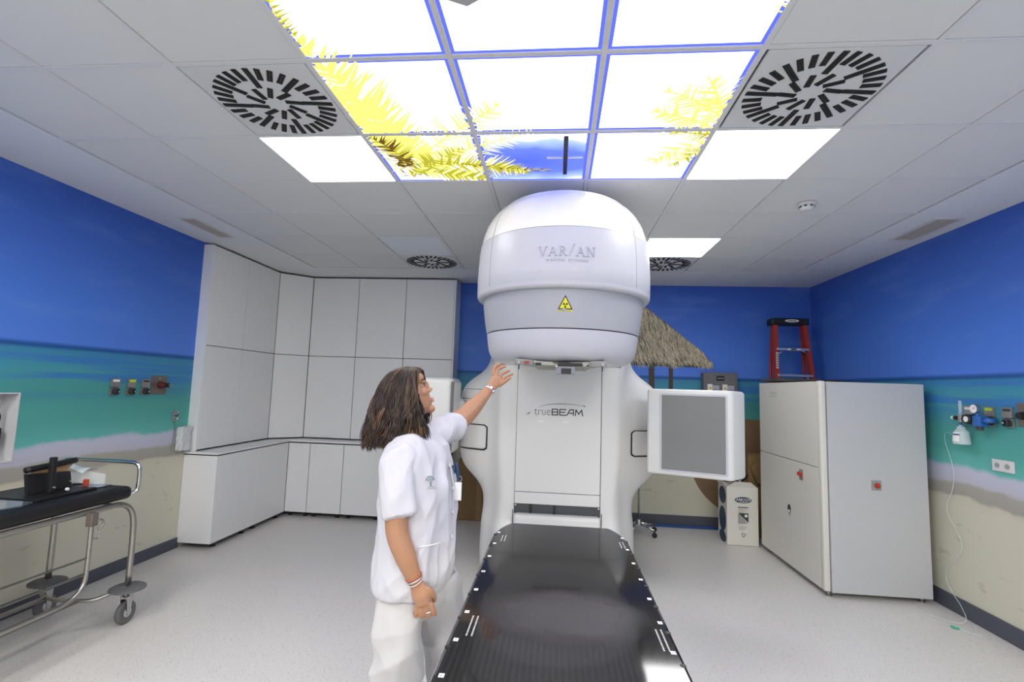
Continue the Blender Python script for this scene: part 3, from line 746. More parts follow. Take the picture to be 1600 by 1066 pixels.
def rad(z):
    T = [(2.165, .5625), (2.25, .5635), (2.34, .561), (2.43, .554), (2.478, .548), (2.535, .536), (2.60, .515), (2.658, .482), (2.70, .447)]
    for i in range(len(T)-1):
        if z <= T[i+1][0]: t_ = (z-T[i][0])/(T[i+1][0]-T[i][0]); return T[i][1]+(T[i+1][1]-T[i][1])*t_
    return .44
for th_ in (-.90, .86):
    tube('head_joint', [HP(th_, 2.17+.52*i/24, rad(2.17+.52*i/24)+.0002) for i in range(25)], .0016, mat('joint_grey', (.3, .3, .34), .5) if th_ < 0 else bpy.data.materials['joint_grey'], acc, 6)
hl('dome_edge', [(.5462, 2.476), (.549, 2.478), (.5462, 2.481)], bpy.data.materials['joint_grey'])
def on_head(cx, z0, r0f, lift=.0015):
    def fn(x, y, z):
        zz = z0+y; r_ = r0f(zz)+lift+z; return HP((cx-XC+x)/.56, zz, r_)
    return fn
# raised lettering, drawn with strokes and serifs
def letters():
    L = {}
    def bar(a, b, w_): return ('b', a, b, w_)
    hgt = 1.0
    L['V'] = ([bar((.06, 1), (.45, 0), .11), bar((.80, 1), (.45, 0), .05), bar((-.06, .98), (.24, .98), .05), bar((.66, .98), (.94, .98), .05)], .92)
    L['A'] = ([bar((.42, 1), (.06, 0), .05), bar((.42, 1), (.78, 0), .11), bar((.20, .36), (.62, .36), .06), bar((-.08, .02), (.22, .02), .05), bar((.62, .02), (.94, .02), .05)], .92)
    L['R'] = ([bar((.15, 0), (.15, 1), .11), bar((.0, .98), (.4, .98), .05), bar((0, .02), (.30, .02), .05), bar((.4, .97), (.56, .86), .08), bar((.56, .86), (.56, .66), .10), bar((.56, .66), (.4, .54), .08), bar((.15, .53), (.42, .53), .05), bar((.36, .52), (.74, 0), .11), bar((.66, .02), (.88, .02), .05)], .92)
    L['I'] = ([bar((.0, 0), (.42, 1.05), .055), bar((.36, 1.22), (.56, 1.20), .09)], .56)
    L['N'] = ([bar((.12, 0), (.12, 1), .055), bar((.12, 1), (.80, 0), .12), bar((.80, 0), (.80, 1), .055), bar((-.04, .98), (.2, .98), .05), bar((-.04, .02), (.28, .02), .05), bar((.64, .98), (.96, .98), .05)], 1.0)
    return L
LET = letters()
def word(s, x0, x1, z0, h, r0f, parent, m):
    tot = sum(LET[c][1] for c in s)+.16*(len(s)-1); sc_ = (x1-x0)/tot; x = x0
    for c in s:
        VS = []; FS = []
        for _, a, b, w_ in LET[c][0]:
            A = Vector((x+a[0]*sc_, z0+a[1]*h)); B = Vector((x+b[0]*sc_, z0+b[1]*h)); d = (B-A).normalized(); n = Vector((-d.y, d.x))*w_*sc_*.5
            q = [A-n, A+n, B+n, B-n]; o_ = len(VS)
            for lift in (.0, .0045):
                for p in q: VS.append(HP((p.x-XC)/.56, p.y, r0f(p.y)+lift))
            FS += [tuple(o_+i for i in (4, 5, 6, 7)), tuple(o_+i for i in (3, 2, 1, 0))]+[(o_+i, o_+(i+1) % 4, o_+4+(i+1) % 4, o_+4+i) for i in range(4)]
        mesh('letter', VS, FS, m, parent); x += (LET[c][1]+.16)*sc_
word('VARIAN', -.118, .205, 2.303, .054, rad, acc, 'logo_grey')
text_mesh('lettering', 'medical systems', .027, on_head(.043, 2.272, rad, .0005), 'logo_grey', acc, .003, bold=.0006, space=1.32)
# radiation warning triangle
def rad2(z): return .505+(z-1.98)/(2.12-1.98)*(.523-.505)+.0006
fs_ = on_head(.040, 2.010, rad2, .0008)
def flat(name, polys, fn, m, par, lift):
    VS = []; FS = []
    for p in polys:
        o_ = len(VS); VS += [fn(x, y, lift) for x, y in p]; FS.append(tuple(range(o_, o_+len(p))))
    return mesh(name, VS, FS, m, par)
tri = flat('warning_sign', [[(-.046, 0), (.046, 0), (0, .080)]], fs_, 'black', acc, 0)
flat('sign_face', [[(-.0355, .006), (.0355, .006), (0, .068)]], fs_, 'yellow', tri, .0009)
bl = []
for a0 in (90-120-30, 90-30+0, 210-30):
    pass
for a0 in (150, 270, 30):
    arc_ = [(0+.0155*math.cos(math.radians(a)), .0245+.0155*math.sin(math.radians(a))) for a in range(a0-30, a0+31, 10)]
    inn = [(0+.005*math.cos(math.radians(a)), .0245+.005*math.sin(math.radians(a))) for a in range(a0+30, a0-31, -10)]
    bl.append(arc_+inn)
bl.append([(.003*math.cos(a*PI/4), .0245+.003*math.sin(a*PI/4)) for a in range(8)])
flat('trefoil', bl, fs_, 'black', tri, .0018)
flat('sign_strip', [[(-.045, -.012), (.045, -.012), (.045, -.004), (-.045, -.004)]], fs_, 'yellow', tri, 0)
flat('strip_print', [[(-.043+.01*k, -.0095), (-.035+.01*k, -.0095), (-.035+.01*k, -.0070), (-.043+.01*k, -.0070)] for k in range(8)], fs_, 'black', tri, .0009)
# collimator interface under the head
cy = 2.86
def cb(name, x0, x1, y0, y1, z0, z1, m, par=acc, bev=.002): return box(name, XC+x0, XC+x1, y0, y1, z0, z1, m, par, bev=bev)
col_ = lathe('collimator', [(0, 1.735), (.24, 1.735), (.24, 1.712), (.225, 1.706), (0, 1.704)], (XC, 3.12, 0), mat('collimator_grey', (.26, .26, .25), .4), acc, 64)
cb('accessory_rail', -.265, .255, 2.885, 2.905, 1.700, 1.733, 'dark_alu', acc)
cb('tray_plate', -.15, .165, 2.83, 3.3, 1.690, 1.698, mat('tray_olive', (.16, .155, .12), .4), acc)
cb('rail_end', -.272, -.16, 2.860, 2.888, 1.700, 1.726, mat('rail_clear', (.20, .205, .20), .3, coat=.2), acc); cb('rail_end', .15, .262, 2.860, 2.888, 1.700, 1.726, bpy.data.materials['rail_clear'], acc)
cb('red_mark', -.215, -.185, 2.857, 2.861, 1.705, 1.722, mat('red_brown', (.3, .05, .03), .4), acc, 0)
cb('slot_cover', -.148, -.115, 2.826, 2.85, 1.699, 1.712, 'black', acc); cb('slot_cover', -.02, .12, 2.826, 2.86, 1.699, 1.716, 'black', acc)
for x in (-.245, .235):
    lathe('knob', [(0, 0), (.0085, 0), (.0085, .006), (0, .006)], (XC+x, 2.852, 1.713), 'dark_alu', acc, 16, axis='y')
    cb('pin', x-.003, x+.003, 2.87, 2.876, 1.672, 1.700, 'black', acc, 0)
for s_ in (-1, 1):
    bm = bmesh.new(); bm_box(bm, XC+s_*.138-.02, XC+s_*.138+.02, 2.835, 2.86, 1.700, 1.712, .002, 1, Matrix.Rotation(-s_*.7, 3, 'Y')); bm_obj('clamp', bm, 'dark_alu', acc)
dv = cb('optical_unit', -.030, .078, 2.79, 2.86, 1.648, 1.690, mat('device_grey', (.20, .22, .24), .35), acc, .004)
cb('window', .000, .055, 2.786, 2.791, 1.652, 1.682, 'black', dv, .001)
tube('unit_knob', [(XC-.028, 2.80, 1.692), (XC-.028, 2.785, 1.690)], .006, 'silver', dv, 12)

# ---- lettering on the front panel
Yp = 4.0862
def onp(cx, z0): return lambda x, y, z: (cx+x, Yp-.0004-z, z0+y)
text_mesh('lettering', 'true', .098, (lambda x, y, z: (-.107+x*.82, Yp-.0004-z, 1.352+y)), 'logo_dark', acc, .001, bold=-.0016)
def flat_bars(name, x0, z0, h, w_, th_, shapes, m, par):
    VS = []; FS = []
    for (ax_, az), (bx_, bz) in shapes:
        A = Vector((x0+ax_*w_, z0+az*h)); B = Vector((x0+bx_*w_, z0+bz*h)); d = (B-A).normalized(); n = Vector((-d.y, d.x))*th_*.5; A = A-d*th_*.3; B = B+d*th_*.3
        o_ = len(VS)
        for y in (Yp-.0004, Yp-.0016):
            for p in (A-n, A+n, B+n, B-n): VS.append((p.x, y, p.y))
        FS += [tuple(o_+i for i in (4, 5, 6, 7)), tuple(o_+i for i in (3, 2, 1, 0))]+[(o_+i, o_+(i+1) % 4, o_+4+(i+1) % 4, o_+4+i) for i in range(4)]
    return mesh(name, VS, FS, m, par)
bt, bh, bw = .0085, .046, .050
flat_bars('letter', -.030, 1.357, bh, bw, bt, [((0, 0), (0, 1)), ((0, 1), (.85, 1)), ((.85, 1), (.93, .55)), ((0, .5), (.90, .5)), ((.93, .45), (.9, 0)), ((0, 0), (.9, 0))], 'logo_dark', acc)
flat_bars('letter', .032, 1.357, bh, bw, bt, [((0, .0), (0, 1)), ((0, 1), (1, 1)), ((0, .5), (.85, .5)), ((0, 0), (1, 0))], 'logo_dark', acc)
flat_bars('letter', .090, 1.357, bh, bw, bt, [((0, 0), (.5, 1)), ((.5, 1), (1.05, 1)), ((1.05, 1), (1.05, 0)), ((.3, .38), (1.0, .38))], 'logo_dark', acc)
flat_bars('letter', .158, 1.357, bh, bw, bt, [((0, 0), (.1, 1)), ((.1, 1), (.55, .25)), ((.55, .25), (1.0, 1)), ((1.0, 1), (1.2, 0))], 'logo_dark', acc)
sw = [(-.235, 1.352), (-.222, 1.364), (-.205, 1.372)]
tube('swoosh', [(x, Yp-.0005, z) for x, z in sw], [.0008, .004, .0006], 'logo_dark', acc, 6)
sw = [(-.14, 1.418), (-.06, 1.440), (.03, 1.448), (.13, 1.446), (.235, 1.434)]
tube('swoosh', [(x, Yp-.0005, z) for x, z in sw], [.0005, .0018, .0022, .0014, .0006], 'logo_dark', acc, 6, smooth_n=6)
tube('swoosh', [(.222, Yp-.0005, 1.440), (.236, Yp-.0005, 1.428)], [.0045, .0015], 'logo_dark', acc, 6)
for x in (-.145, .055):
    box('mark', x, x+.05, Yp-.0006, Yp+.001, 1.296, 1.306, mat('pale_mark', (.76, .75, .72), .35) if x < 0 else bpy.data.materials['pale_mark'], acc)

# ---- imaging arms
def yawed(name, L, d, z0, z1, org, ang, m, par, bev, x0=0., y0=0., seg=4, smooth=True):
    bm = bmesh.new(); bm_box(bm, x0, L, y0, d, z0, z1, bev, seg); R_ = Matrix.Rotation(ang, 3, 'Z')
    for v in bm.verts: v.co = R_ @ v.co+Vector((org[0], org[1], 0))
    return bm_obj(name, bm, m, par, smooth)
ia = -math.radians(21); org = (.70, 3.935)
R_ = Matrix.Rotation(ia, 3, 'Z')
def flare_box(name, pts_f, pts_b, m, par):
    pass
bm = bmesh.new()
W_, D_2 = .605, .15
f = [(0, 0, .950), (W_, 0, .948), (W_, 0, 1.596), (0, 0, 1.594)]; bk = [(0, D_2, .962), (W_+.085, D_2, .958), (W_+.085, D_2, 1.590), (0, D_2, 1.590)]
B = [bm.verts.new(R_ @ Vector(p)+Vector((org[0], org[1], 0))) for p in f+bk]
for q in ((0, 1, 2, 3), (7, 6, 5, 4), (0, 4, 5, 1), (1, 5, 6, 2), (2, 6, 7, 3), (3, 7, 4, 0)): bm.faces.new([B[i] for i in q])
bmesh.ops.bevel(bm, geom=list(bm.edges), offset=.022, segments=5, affect='EDGES', profile=.5)
ip = bm_obj('imaging_panel', bm, 'white', acc, True)
def lp(x, y, z): return R_ @ Vector((x, y, 0))+Vector((org[0], org[1], z))
def loc_prism(name, out, d0, d1, m, par, bev=0): return prism(name, out, lambda u, v, d: lp(u, d, v), d0, d1, m, par, bev)
# raised rim around the grey detector window
ri, ro = rrect(.112, .560, .993, 1.548, .006, 3), rrect(.098, .575, .978, 1.562, .016, 3)
VS = []; FS = []; n_ = len(ri)
for ring, y in ((ro, .002), (ro, -.004), (ri, -.004), (ri, .004)): VS += [lp(u, y, v) for u, v in ring]
for k in range(3):
    for i in range(n_): j = (i+1) % n_; FS.append((k*n_+i, k*n_+j, (k+1)*n_+j, (k+1)*n_+i))
mesh('window_rim', VS, FS, 'white_head', ip)
loc_prism('detector_window', ri, -.0015, .01, 'screen', ip)
yawed('imaging_arm', .16, .75, 1.08, 1.46, (.80, 4.0), ia*.3, 'white', acc, .04)
# left imaging source, mostly behind the woman
bm = bmesh.new(); bm_box(bm, -1.36, -.835, 3.98, 4.36, 1.00, 1.632, .05, 5); kl = bm_obj('imaging_source', bm, 'white', acc, True)
box('side_strip', -.852, -.829, 3.972, 3.99, 1.04, 1.60, 'rubber', kl, bev=.003)
box('imaging_arm', -.96, -.80, 4.25, 4.7, 1.1, 1.46, 'white', acc, bev=.03)
# ------------------------------------------------------------------ treatment couch
cch = thing('treatment_couch', 'black carbon-fibre treatment table pointing from the camera to the machine', 'treatment table', (.028, .6, 0))
ccx = .027
def couch_out(hw):
    pts = [(ccx-hw, -.45), (ccx-hw, 1.93)]
    for P0, P1, P2 in (((-hw, 1.93), (-hw+.008, 2.07), (-.195, 2.125)),):
        for k in range(1, 9):
            t_ = k/8; pts.append((ccx+P0[0]*(1-t_)**2+P1[0]*2*t_*(1-t_)+P2[0]*t_*t_, P0[1]*(1-t_)**2+P1[1]*2*t_*(1-t_)+P2[1]*t_*t_))
    r_ = [(2*ccx-x, y) for x, y in pts[::-1]]
    return pts+r_
top_o = couch_out(.2545); bot = couch_out(.262)
VS = []; n_ = len(top_o)
layers = [(couch_out(.2475), 1.0, 2), (couch_out(.253), .998, 0), (couch_out(.2585), .988, 0), (couch_out(.262), .972, 0), (couch_out(.258), .955, 0), (couch_out(.235), .946, 0)]
FS = []
for lay, z, _ in layers: VS += [(x, y, z) for x, y in lay]
for k in range(len(layers)-1):
    for i in range(n_): j = (i+1) % n_; FS.append((k*n_+i, k*n_+j, (k+1)*n_+j, (k+1)*n_+i))
FS.append(tuple(range(n_))); FS.append(tuple((len(layers)-1)*n_+i for i in range(n_))[::-1])
ctp = mesh('tabletop', VS, FS, 'carbon', cch)
for k in range(12):
    y = 1.955-.1405*k
    for s_ in (-1, 1):
        lathe('index_notch', [(0, .0), (.0065, .0), (.0065, .0125), (0, .0125)], (ccx+s_*.2475, y, .9880), 'black', ctp, 14)
labs_m = ['H4', 'H3', 'H2', 'H1', '0', 'F1', 'F2', 'F3', 'F4', 'F5', 'F6', 'F7']
for k in range(11):
    for s_, xm, yo in ((-1, -.2095, 1.981), (1, .266, 1.998)):
        y = yo-.1395*k; mk = box('index_mark', xm-.0055, xm+.0055, y-.0065, y+.0065, 1.0, 1.0006, 'paper', ctp)
        if k >= 3: text_mesh('mark_print', labs_m[k], .0085, lambda a, b, c, xm=xm, y=y: (xm-b+.003, y+a, 1.0010+c), 'black', mk, .0001, res=1)
pr_ = mat('white_line_print', (.42, .42, .42), .5)
for s_, xm in ((-1, -.190), (1, .248)):
    for yb_, L_ in ((1.91, .075), (1.215, .10), (.50, .1)):
        bm = bmesh.new()
        for q in (0, 1):
            y = yb_-L_/2
            while y < yb_+L_/2:
                l_ = random.uniform(.004, .012); bm_box(bm, xm+q*.012-.0019, xm+q*.012+.0019, y, min(y+l_*.6, yb_+L_/2), 1.0, 1.0005); y += l_*.6+.0022
        o = bm_obj('print_line', bm, pr_, ctp)
box('couch_beam', ccx-.20, ccx+.20, -1.6, .35, .86, .946, 'white', cch, bev=.02)
box('couch_pedestal', ccx-.24, ccx+.24, -1.3, -.3, .10, .86, 'white', cch, bev=.05)
box('couch_foot', ccx-.32, ccx+.32, -1.5, 0, 0, .10, 'rubber', cch, bev=.02)
# ------------------------------------------------------------------ power cabinet on the right
t = thing('equipment_cabinet', 'tall ivory equipment cabinet with red emergency buttons by the right wall', 'cabinet', (2.55, 4.9, 0))
x0, x1, y0, y1, z0, z1 = 2.15, 2.94, 4.285, 5.50, .045, 1.70
box('carcass', x0+.02, x1-.02, y0+.02, y1-.005, z0, z1-.01, 'cab', t)
box('side_door', x0, x0+.02, 4.345, y1, z0, .992, 'cab', t, bev=.003); box('side_door', x0, x0+.02, 4.345, y1, .998, z1, 'cab', t, bev=.003)
bm = bmesh.new(); bm_box(bm, x0-.002, x0+.045, y0-.004, 4.340, z0, z1+.005, .010, 3); bm_obj('corner_post', bm, 'cab', t, True)
box('front_panel', x0+.050, x1, y0-.012, y0+.02, z0-.005, z1-.002, 'cab_side', t, bev=.003)
box('side_panel', x1-.02, x1, y0+.02, y1, z0, z1, 'cab_side', t, bev=.002)
box('top_panel', x0+.005, x1, y0+.02, y1, z1-.012, z1, 'cab', t, bev=.002)
for px, py in ((2.2, 4.33), (2.89, 4.33), (2.2, 5.4), (2.89, 5.4)):
    lathe('foot', [(0, .05), (.012, .05), (.012, .012), (.024, .008), (.024, 0), (0, 0)], (px, py, 0), 'steel', t, 14)
ep = box('button_plate', 2.515, 2.592, y0-.0135, y0-.011, .845, .925, mat('plate_beige', (.33, .33, .32), .5), t, bev=.001)
lathe('emergency_button', [(0, -.030), (.012, -.030), (.020, -.022), (.021, -.014), (.012, -.010), (.012, 0), (0, 0)], (2.553, y0-.0135, .885), 'red', ep, 24, axis='y')
ep = box('button_plate', x0-.0015, x0+.001, 4.594, 4.662, .845, .938, bpy.data.materials['plate_beige'], t, bev=.0008)
lathe('emergency_button', [(0, -.030), (.010, -.030), (.018, -.022), (.018, -.014), (.011, -.010), (.011, 0), (0, 0)], (x0-.0015, 4.63, .90), 'red', ep, 24, axis='x')
box('button_guard', x0-.022, x0-.002, 4.608, 4.618, .868, .905, 'red', ep, bev=.003)
h_ = prism('handle_recess', [(4.868+.030*math.cos(a*PI/12), .545+.042*math.sin(a*PI/12)) for a in range(24)], lambda u, v, d: (x0-d, u, v), .0, .002, 'black', t)
box('latch', x0-.012, x0-.002, 4.845, 4.872, .515, .540, 'white', h_, bev=.004)
tube('key', [(x0-.004, 4.852, .515), (x0-.006, 4.852, .49)], .003, 'steel', h_, 6)
ol = lambda cx, z: (lambda a, b, c: (x0-.0006-c, cx-a, z+b))
text_mesh('lettering', 'VARIAN', .042, ol(5.16, 1.585), mat('pale_letter', (.46, .45, .42), .3), t, .001, space=1.1)
text_mesh('lettering', 'medical systems', .020, ol(5.16, 1.562), bpy.data.materials['pale_letter'], t, .001, space=1.1)
mt = tag(box('rubber_mat', 2.32, 2.86, 4.75, 5.46, z1+.0005, z1+.014, mat('dark_mat', (.06, .055, .05), .7), bev=.003), 'dark flat mat lying on the equipment cabinet', 'mat')
tp = tag(box('black_tray', 2.16, 2.55, 5.05, 5.47, z1+.0145, z1+.045, 'black' if False else mat('dark_tray', (.07, .065, .055), .6), bev=.006), 'dark tray on the left end of the cabinet top, before the ladder', 'tray')
cbl = joined_tubes('cable_coil', [([(2.42+.07*math.cos(a*.5), 4.62+.07*math.sin(a*.5), z1+.006+.0006*a) for a in range(0, 30)], .005, 6, 0),
    ([(2.49, 4.62, z1+.006), (2.58, 4.66, z1+.006), (2.7, 4.58, z1+.006), (2.85, 4.62, z1+.006)], .005, 6, 6)], 'black')
tag(cbl, 'coiled black cable on top of the equipment cabinet', 'cable')

# ------------------------------------------------------------------ step ladder behind the cabinet
t = thing('step_ladder', 'red fibreglass step ladder standing between cabinet and back wall', 'ladder', (2.62, 5.82, 0))
LY = 5.80
def lx(z, s_): # rail centre
    k = (2.44-z)/2.44; return (2.455-.020*k) if s_ < 0 else (2.765+.235*k)
for s_ in (-1, 1):
    a = Vector((lx(0, s_), LY-.17, 0)); b = Vector((lx(2.40, s_), LY, 2.40))
    bm = bmesh.new(); q = [bm.verts.new(p) for p in (a+Vector((-.022, 0, 0)), a+Vector((.022, 0, 0)), a+Vector((.022, .07, 0)), a+Vector((-.022, .07, 0)), b+Vector((-.022, 0, 0)), b+Vector((.022, 0, 0)), b+Vector((.022, .07, 0)), b+Vector((-.022, .07, 0)))]
    for f_ in ((0, 1, 2, 3), (7, 6, 5, 4), (0, 4, 5, 1), (1, 5, 6, 2), (2, 6, 7, 3), (3, 7, 4, 0)): bm.faces.new([q[i] for i in f_])
    rl = bm_obj('side_rail', bm, 'ladder', t)
    tube('rear_rail', [(lx(0, s_)*.97+.07, LY+.30, .01), (lx(2.38, s_), LY+.09, 2.38)], .017, 'ladder', t, 6)
box('top_cap', 2.408, 2.815, LY-.02, LY+.13, 2.375, 2.452, 'black', t, bev=.012)
cp = prism('cap_badge', [(2.625+.075*math.cos(a*PI/16), 2.42+.017*math.sin(a*PI/16)) for a in range(32)], lambda u, v, d: (u, LY-.02-d, v), 0, .0015, 'paper', t)
text_mesh('badge_print', 'WERNER', .024, lambda a, b, c: (2.625+a, LY-.0222-c, 2.411+b), 'black', cp, .0005, bold=.0006)
for k, z in enumerate((2.098, 1.805, 1.505, 1.205, .905, .605, .305)):
    kk = (2.44-z)/2.44; yy = LY-.17*kk
    st = box('step', lx(z, -1)-.0, lx(z, 1)+.0, yy-.01, yy+.085, z-.016, z+.012, 'alu', t, bev=.003)
    for s_ in (-1, 1): tube('brace', [(lx(z, s_)-s_*.015, yy-.004, z-.06), (lx(z, s_)-s_*.075, yy-.004, z-.012)], .005, 'alu', t, 6)
    if k == 0:
        lb = box('step_label', 2.565, 2.70, yy-.0115, yy-.0095, z-.012, z+.009, 'paper', st, bev=0)
        box('label_print', 2.60, 2.66, yy-.0125, yy-.0114, z-.009, z+.006, 'black', lb)
def rp(z): kk = (2.44-z)/2.44; return LY-.17*kk
sl = box('rail_label', lx(1.98, -1)-.010, lx(1.98, -1)+.010, rp(1.98)-.0085, rp(1.98)-.004, 1.88, 2.06, 'paper', t)
for k in range(6): box('label_print', lx(1.98, -1)-.006, lx(1.98, -1)+.006, rp(1.98)-.0095, rp(1.98)-.0084, 1.895+.027*k, 1.91+.027*k, 'black', sl)

# ------------------------------------------------------------------ grey electrical box on the back wall
t = thing('electrical_box', 'grey metal electrical box on the back wall, with warning stickers', 'electrical box', (1.925, YB-.10, 1.4))
box('casing', 1.73, 2.12, YB-.12, YB, 1.24, 1.825, 'greybox', t, bev=.005)
yf = YB-.1215
box('door', 1.745, 2.105, yf-.006, yf+.002, 1.25, 1.805, 'greybox', t, bev=.003)
ds = box('display', 1.875, 1.965, yf-.010, yf-.005, 1.728, 1.786, 'black', t, bev=.002)
box('display_line', 1.885, 1.955, yf-.0115, yf-.009, 1.756, 1.760, 'paper', ds)
for x in (1.775, 1.945):
    s_ = box('sticker', x, x+.055, yf-.0075, yf-.005, 1.615, 1.687, 'paper', t)
    prism('sticker_sign', [(x+.012, 1.630), (x+.050, 1.630), (x+.031, 1.664)], lambda u, v, d: (u, yf-.0075-d, v), 0, .001, mat('amber', (.75, .42, .03), .5) if x < 1.8 else bpy.data.materials['amber'], s_)
    s2 = box('sticker', x+.060, x+.130, yf-.0075, yf-.005, 1.625, 1.672, mat('pale_lilac', (.55, .55, .62), .5) if x < 1.8 else bpy.data.materials['pale_lilac'], t)
    for q in range(3): box('print_line', x+.068, x+.122, yf-.0085, yf-.0072, 1.634+.012*q, 1.637+.012*q, 'logo_dark', s2)

# ------------------------------------------------------------------ cartons
t = thing('white_carton', 'white cardboard box with blue oval logo beside the equipment cabinet', 'box', (1.99, 5.68, 0))
yq = 5.55
def card(u, v): return u, v
bm = bmesh.new()
f = [(1.822, yq, .004), (2.135, yq-.012, .004), (2.135, yq-.012, .60), (1.822, yq, .60), (1.822, yq+.28, .004), (2.135, yq+.28, .004), (2.135, yq+.28, .60), (1.822, yq+.28, .60)]
f[0:0] = []
B = [bm.verts.new(p) for p in f]
for q in ((0, 1, 2, 3), (0, 4, 5, 1), (1, 5, 6, 2), (2, 6, 7, 3), (3, 7, 4, 0)): bm.faces.new([B[i] for i in q])
bm_obj('carton_body', bm, 'white_card', t)
prism('side_flap', [(1.826, .60), (2.132, .60), (2.06, .655), (1.90, .658)], lambda u, v, d: (u, yq-.004+d-(v-.6)*.35, v), 0, .004, 'white_card', t)
prism('side_flap', [(yq, .60), (yq+.28, .60), (yq+.25, .66), (yq+.03, .66)], lambda u, v, d: (1.822-d-(v-.6)*.8, u, v), 0, .004, 'white_card', t)
for z_, h2 in ((.49, .09), (.24, .13), (.06, .06)):
    prism('side_print', [(yq+.14+.11*math.cos(a*PI/10), z_+h2*math.sin(a*PI/10)) for a in range(20)], lambda u, v, d: (1.822-d, u, v), 0, .0012, 'navy', t)
ye = yq-.009
ov = prism('oval_logo', [(1.985+.085*math.cos(a*PI/16), .468+.032*math.sin(a*PI/16)) for a in range(32)], lambda u, v, d: (u, ye-d, v), 0, .0012, 'navy', t)
text_mesh('logo_print', 'AMOOS', .040, lambda a, b, c: (1.984+a, ye-.0020-c, .459+b+a*.0), 'paper', ov, .0006, bold=.0004, shear=.2, space=1.08)
box('logo_line', 1.945, 2.03, ye-.0022, ye-.0010, .445, .450, 'paper', ov)
box('print_bar', 1.932, 2.035, ye-.0013, ye, .388, .397, 'logo_dark', t)
for k in range(3): box('print_bar', 1.935, 1.99+.02*k, ye-.0013, ye, .345+.012*k, .349+.012*k, bpy.data.materials['pale_letter'], t)
prism('print_triangle', [(1.932, .335), (2.036, .335), (2.036, .238)], lambda u, v, d: (u, ye-d, v), 0, .0013, 'logo_dark', t)
prism('print_triangle', [(1.932, .332), (1.932, .225), (2.03, .230)], lambda u, v, d: (u, ye-d, v), 0, .0011, mat('grey_print', (.35, .35, .34), .5), t)
prism('print_ring', [(2.012+.016*math.cos(a*PI/10), .308+.016*math.sin(a*PI/10)) for a in range(20)], lambda u, v, d: (u, ye-.0013-d, v), 0, .0008, 'paper', t)
for k in range(3): box('print_bar', 1.94, 2.0+.01*k, ye-.0013, ye, .165+.014*k, .169+.014*k, bpy.data.materials['grey_print'], t)
for k in range(3):
    a = 2*PI*k/3+PI/2; b = a+2*PI/3*.78; r_ = .018
    P_ = [(1.985+r_*math.cos(a+(b-a)*q/3), ye-.0012, .115+r_*math.sin(a+(b-a)*q/3)) for q in range(4)]
    tube('recycling_arrow', P_, .0030, 'logo_dark', t, 5)
t = thing('brown_carton', 'open brown cardboard box wedged behind the equipment cabinet', 'box', (2.38, 5.9, 0))
box('carton_body', 2.16, 2.395, 5.86, 6.13, .002, .90, 'carton2', t)
prism('flap', [(2.16, .78), (2.34, .90), (2.34, .62), (2.235, .60)], lambda u, v, d: (u, 5.80+d, v), 0, .006, 'carton2', t)
t = thing('packing_scraps', 'crumpled clear plastic packing lying on the cartons', 'packaging', (2.02, 5.7, .66))
for k in range(5):
    pts = [(1.86+.05*k+random.uniform(-.03, .03), 5.62+random.uniform(0, .16), .62+random.uniform(0, .10)) for _ in range(5)]
    tube('scrap', pts, random.uniform(.008, .016), 'clear2' if k % 2 else 'black', t, 5, smooth_n=3, flat=.3)
box('filling', 1.83, 2.13, yq+.01, yq+.27, .50, .585, 'black', t)
t = thing('brown_carton', 'tall brown cardboard box behind the left side of the machine', 'box', (-1.0, 6.0, 0))
box('carton_body', -1.135, -.62, 5.92, 6.13, .004, .70, 'carton', t, bev=.002)
box('tape', -.91, -.85, 5.918, 5.9205, .01, .70, 'carton2', t)

# ------------------------------------------------------------------ rolling pole stand
t = thing('rolling_stand', 'chrome pole on a star base with casters behind the machine', 'stand', (.95, 5.80, 0))
px, py = .95, 5.80
tube('pole', [(px, py, .14), (px, py, 1.25)], .011, 'chrome', t, 12)
lathe('hub', [(0, .15), (.022, .15), (.03, .12), (.03, .085), (0, .085)], (px, py, 0), 'chrome', t, 20)
for k in range(5):
    a = 2*PI*k/5+.45; ex, ey = px+.21*math.cos(a), py+.21*math.sin(a)
    lg = tube('base_leg', [(px+.02*math.cos(a), py+.02*math.sin(a), .11), (ex, ey, .075)], [.015, .010], 'chrome', t, 8)
    cs = lathe('caster', [(0, -.011), (.026, -.011), (.027, -.007), (.027, .007), (.026, .011), (0, .011)], (ex, ey, .027), 'black', t, 20, axis='x' if k % 2 else 'y')
    tube('caster_stem', [(ex, ey, .045), (ex, ey, .08)], .007, 'black', cs, 8)

# ------------------------------------------------------------------ wall services, left
def wall_face(side, y0, y1, z0, z1, th_, name, m, par, bev=.0015, out=0.):
    if side < 0: return box(name, XL+out, XL+out+th_, y0, y1, z0, z1, m, par, bev=bev)
    return box(name, XR-out-th_, XR-out, y0, y1, z0, z1, m, par, bev=bev)
def gas_outlet(side, yc, lab, tagm):
    X = XL if side < 0 else XR; s = 1 if side < 0 else -1
    t = thing('gas_outlet', lab, 'gas outlet', (X, yc, 1.47), 'metal gas outlets on the side walls')
    wall_face(side, yc-.036, yc+.040, 1.470, 1.540, .018, 'name_plate', 'brass', t)
    wall_face(side, yc-.040, yc+.034, 1.408, 1.466, .014, 'socket_plate', 'brass', t)
    wall_face(side, yc-.026, yc+.030, 1.513, 1.531, .0195, 'gas_label', tagm, t, .0005)
    k = lathe('socket', [(0, 0), (.026, 0), (.026, s*.022), (.014, s*.026), (.014, s*.016), (0, s*.016)], (X+s*.012, yc+.002, 1.437), 'gap', t, 20, axis='x')
    lathe('socket_pin', [(0, s*.016), (.008, s*.016), (.008, s*.036), (0, s*.038)], (X+s*.012, yc+.002, 1.437), 'silver', k, 14, axis='x')
    return t
ylw = mat('lime_label', (.50, .75, .02), .5)
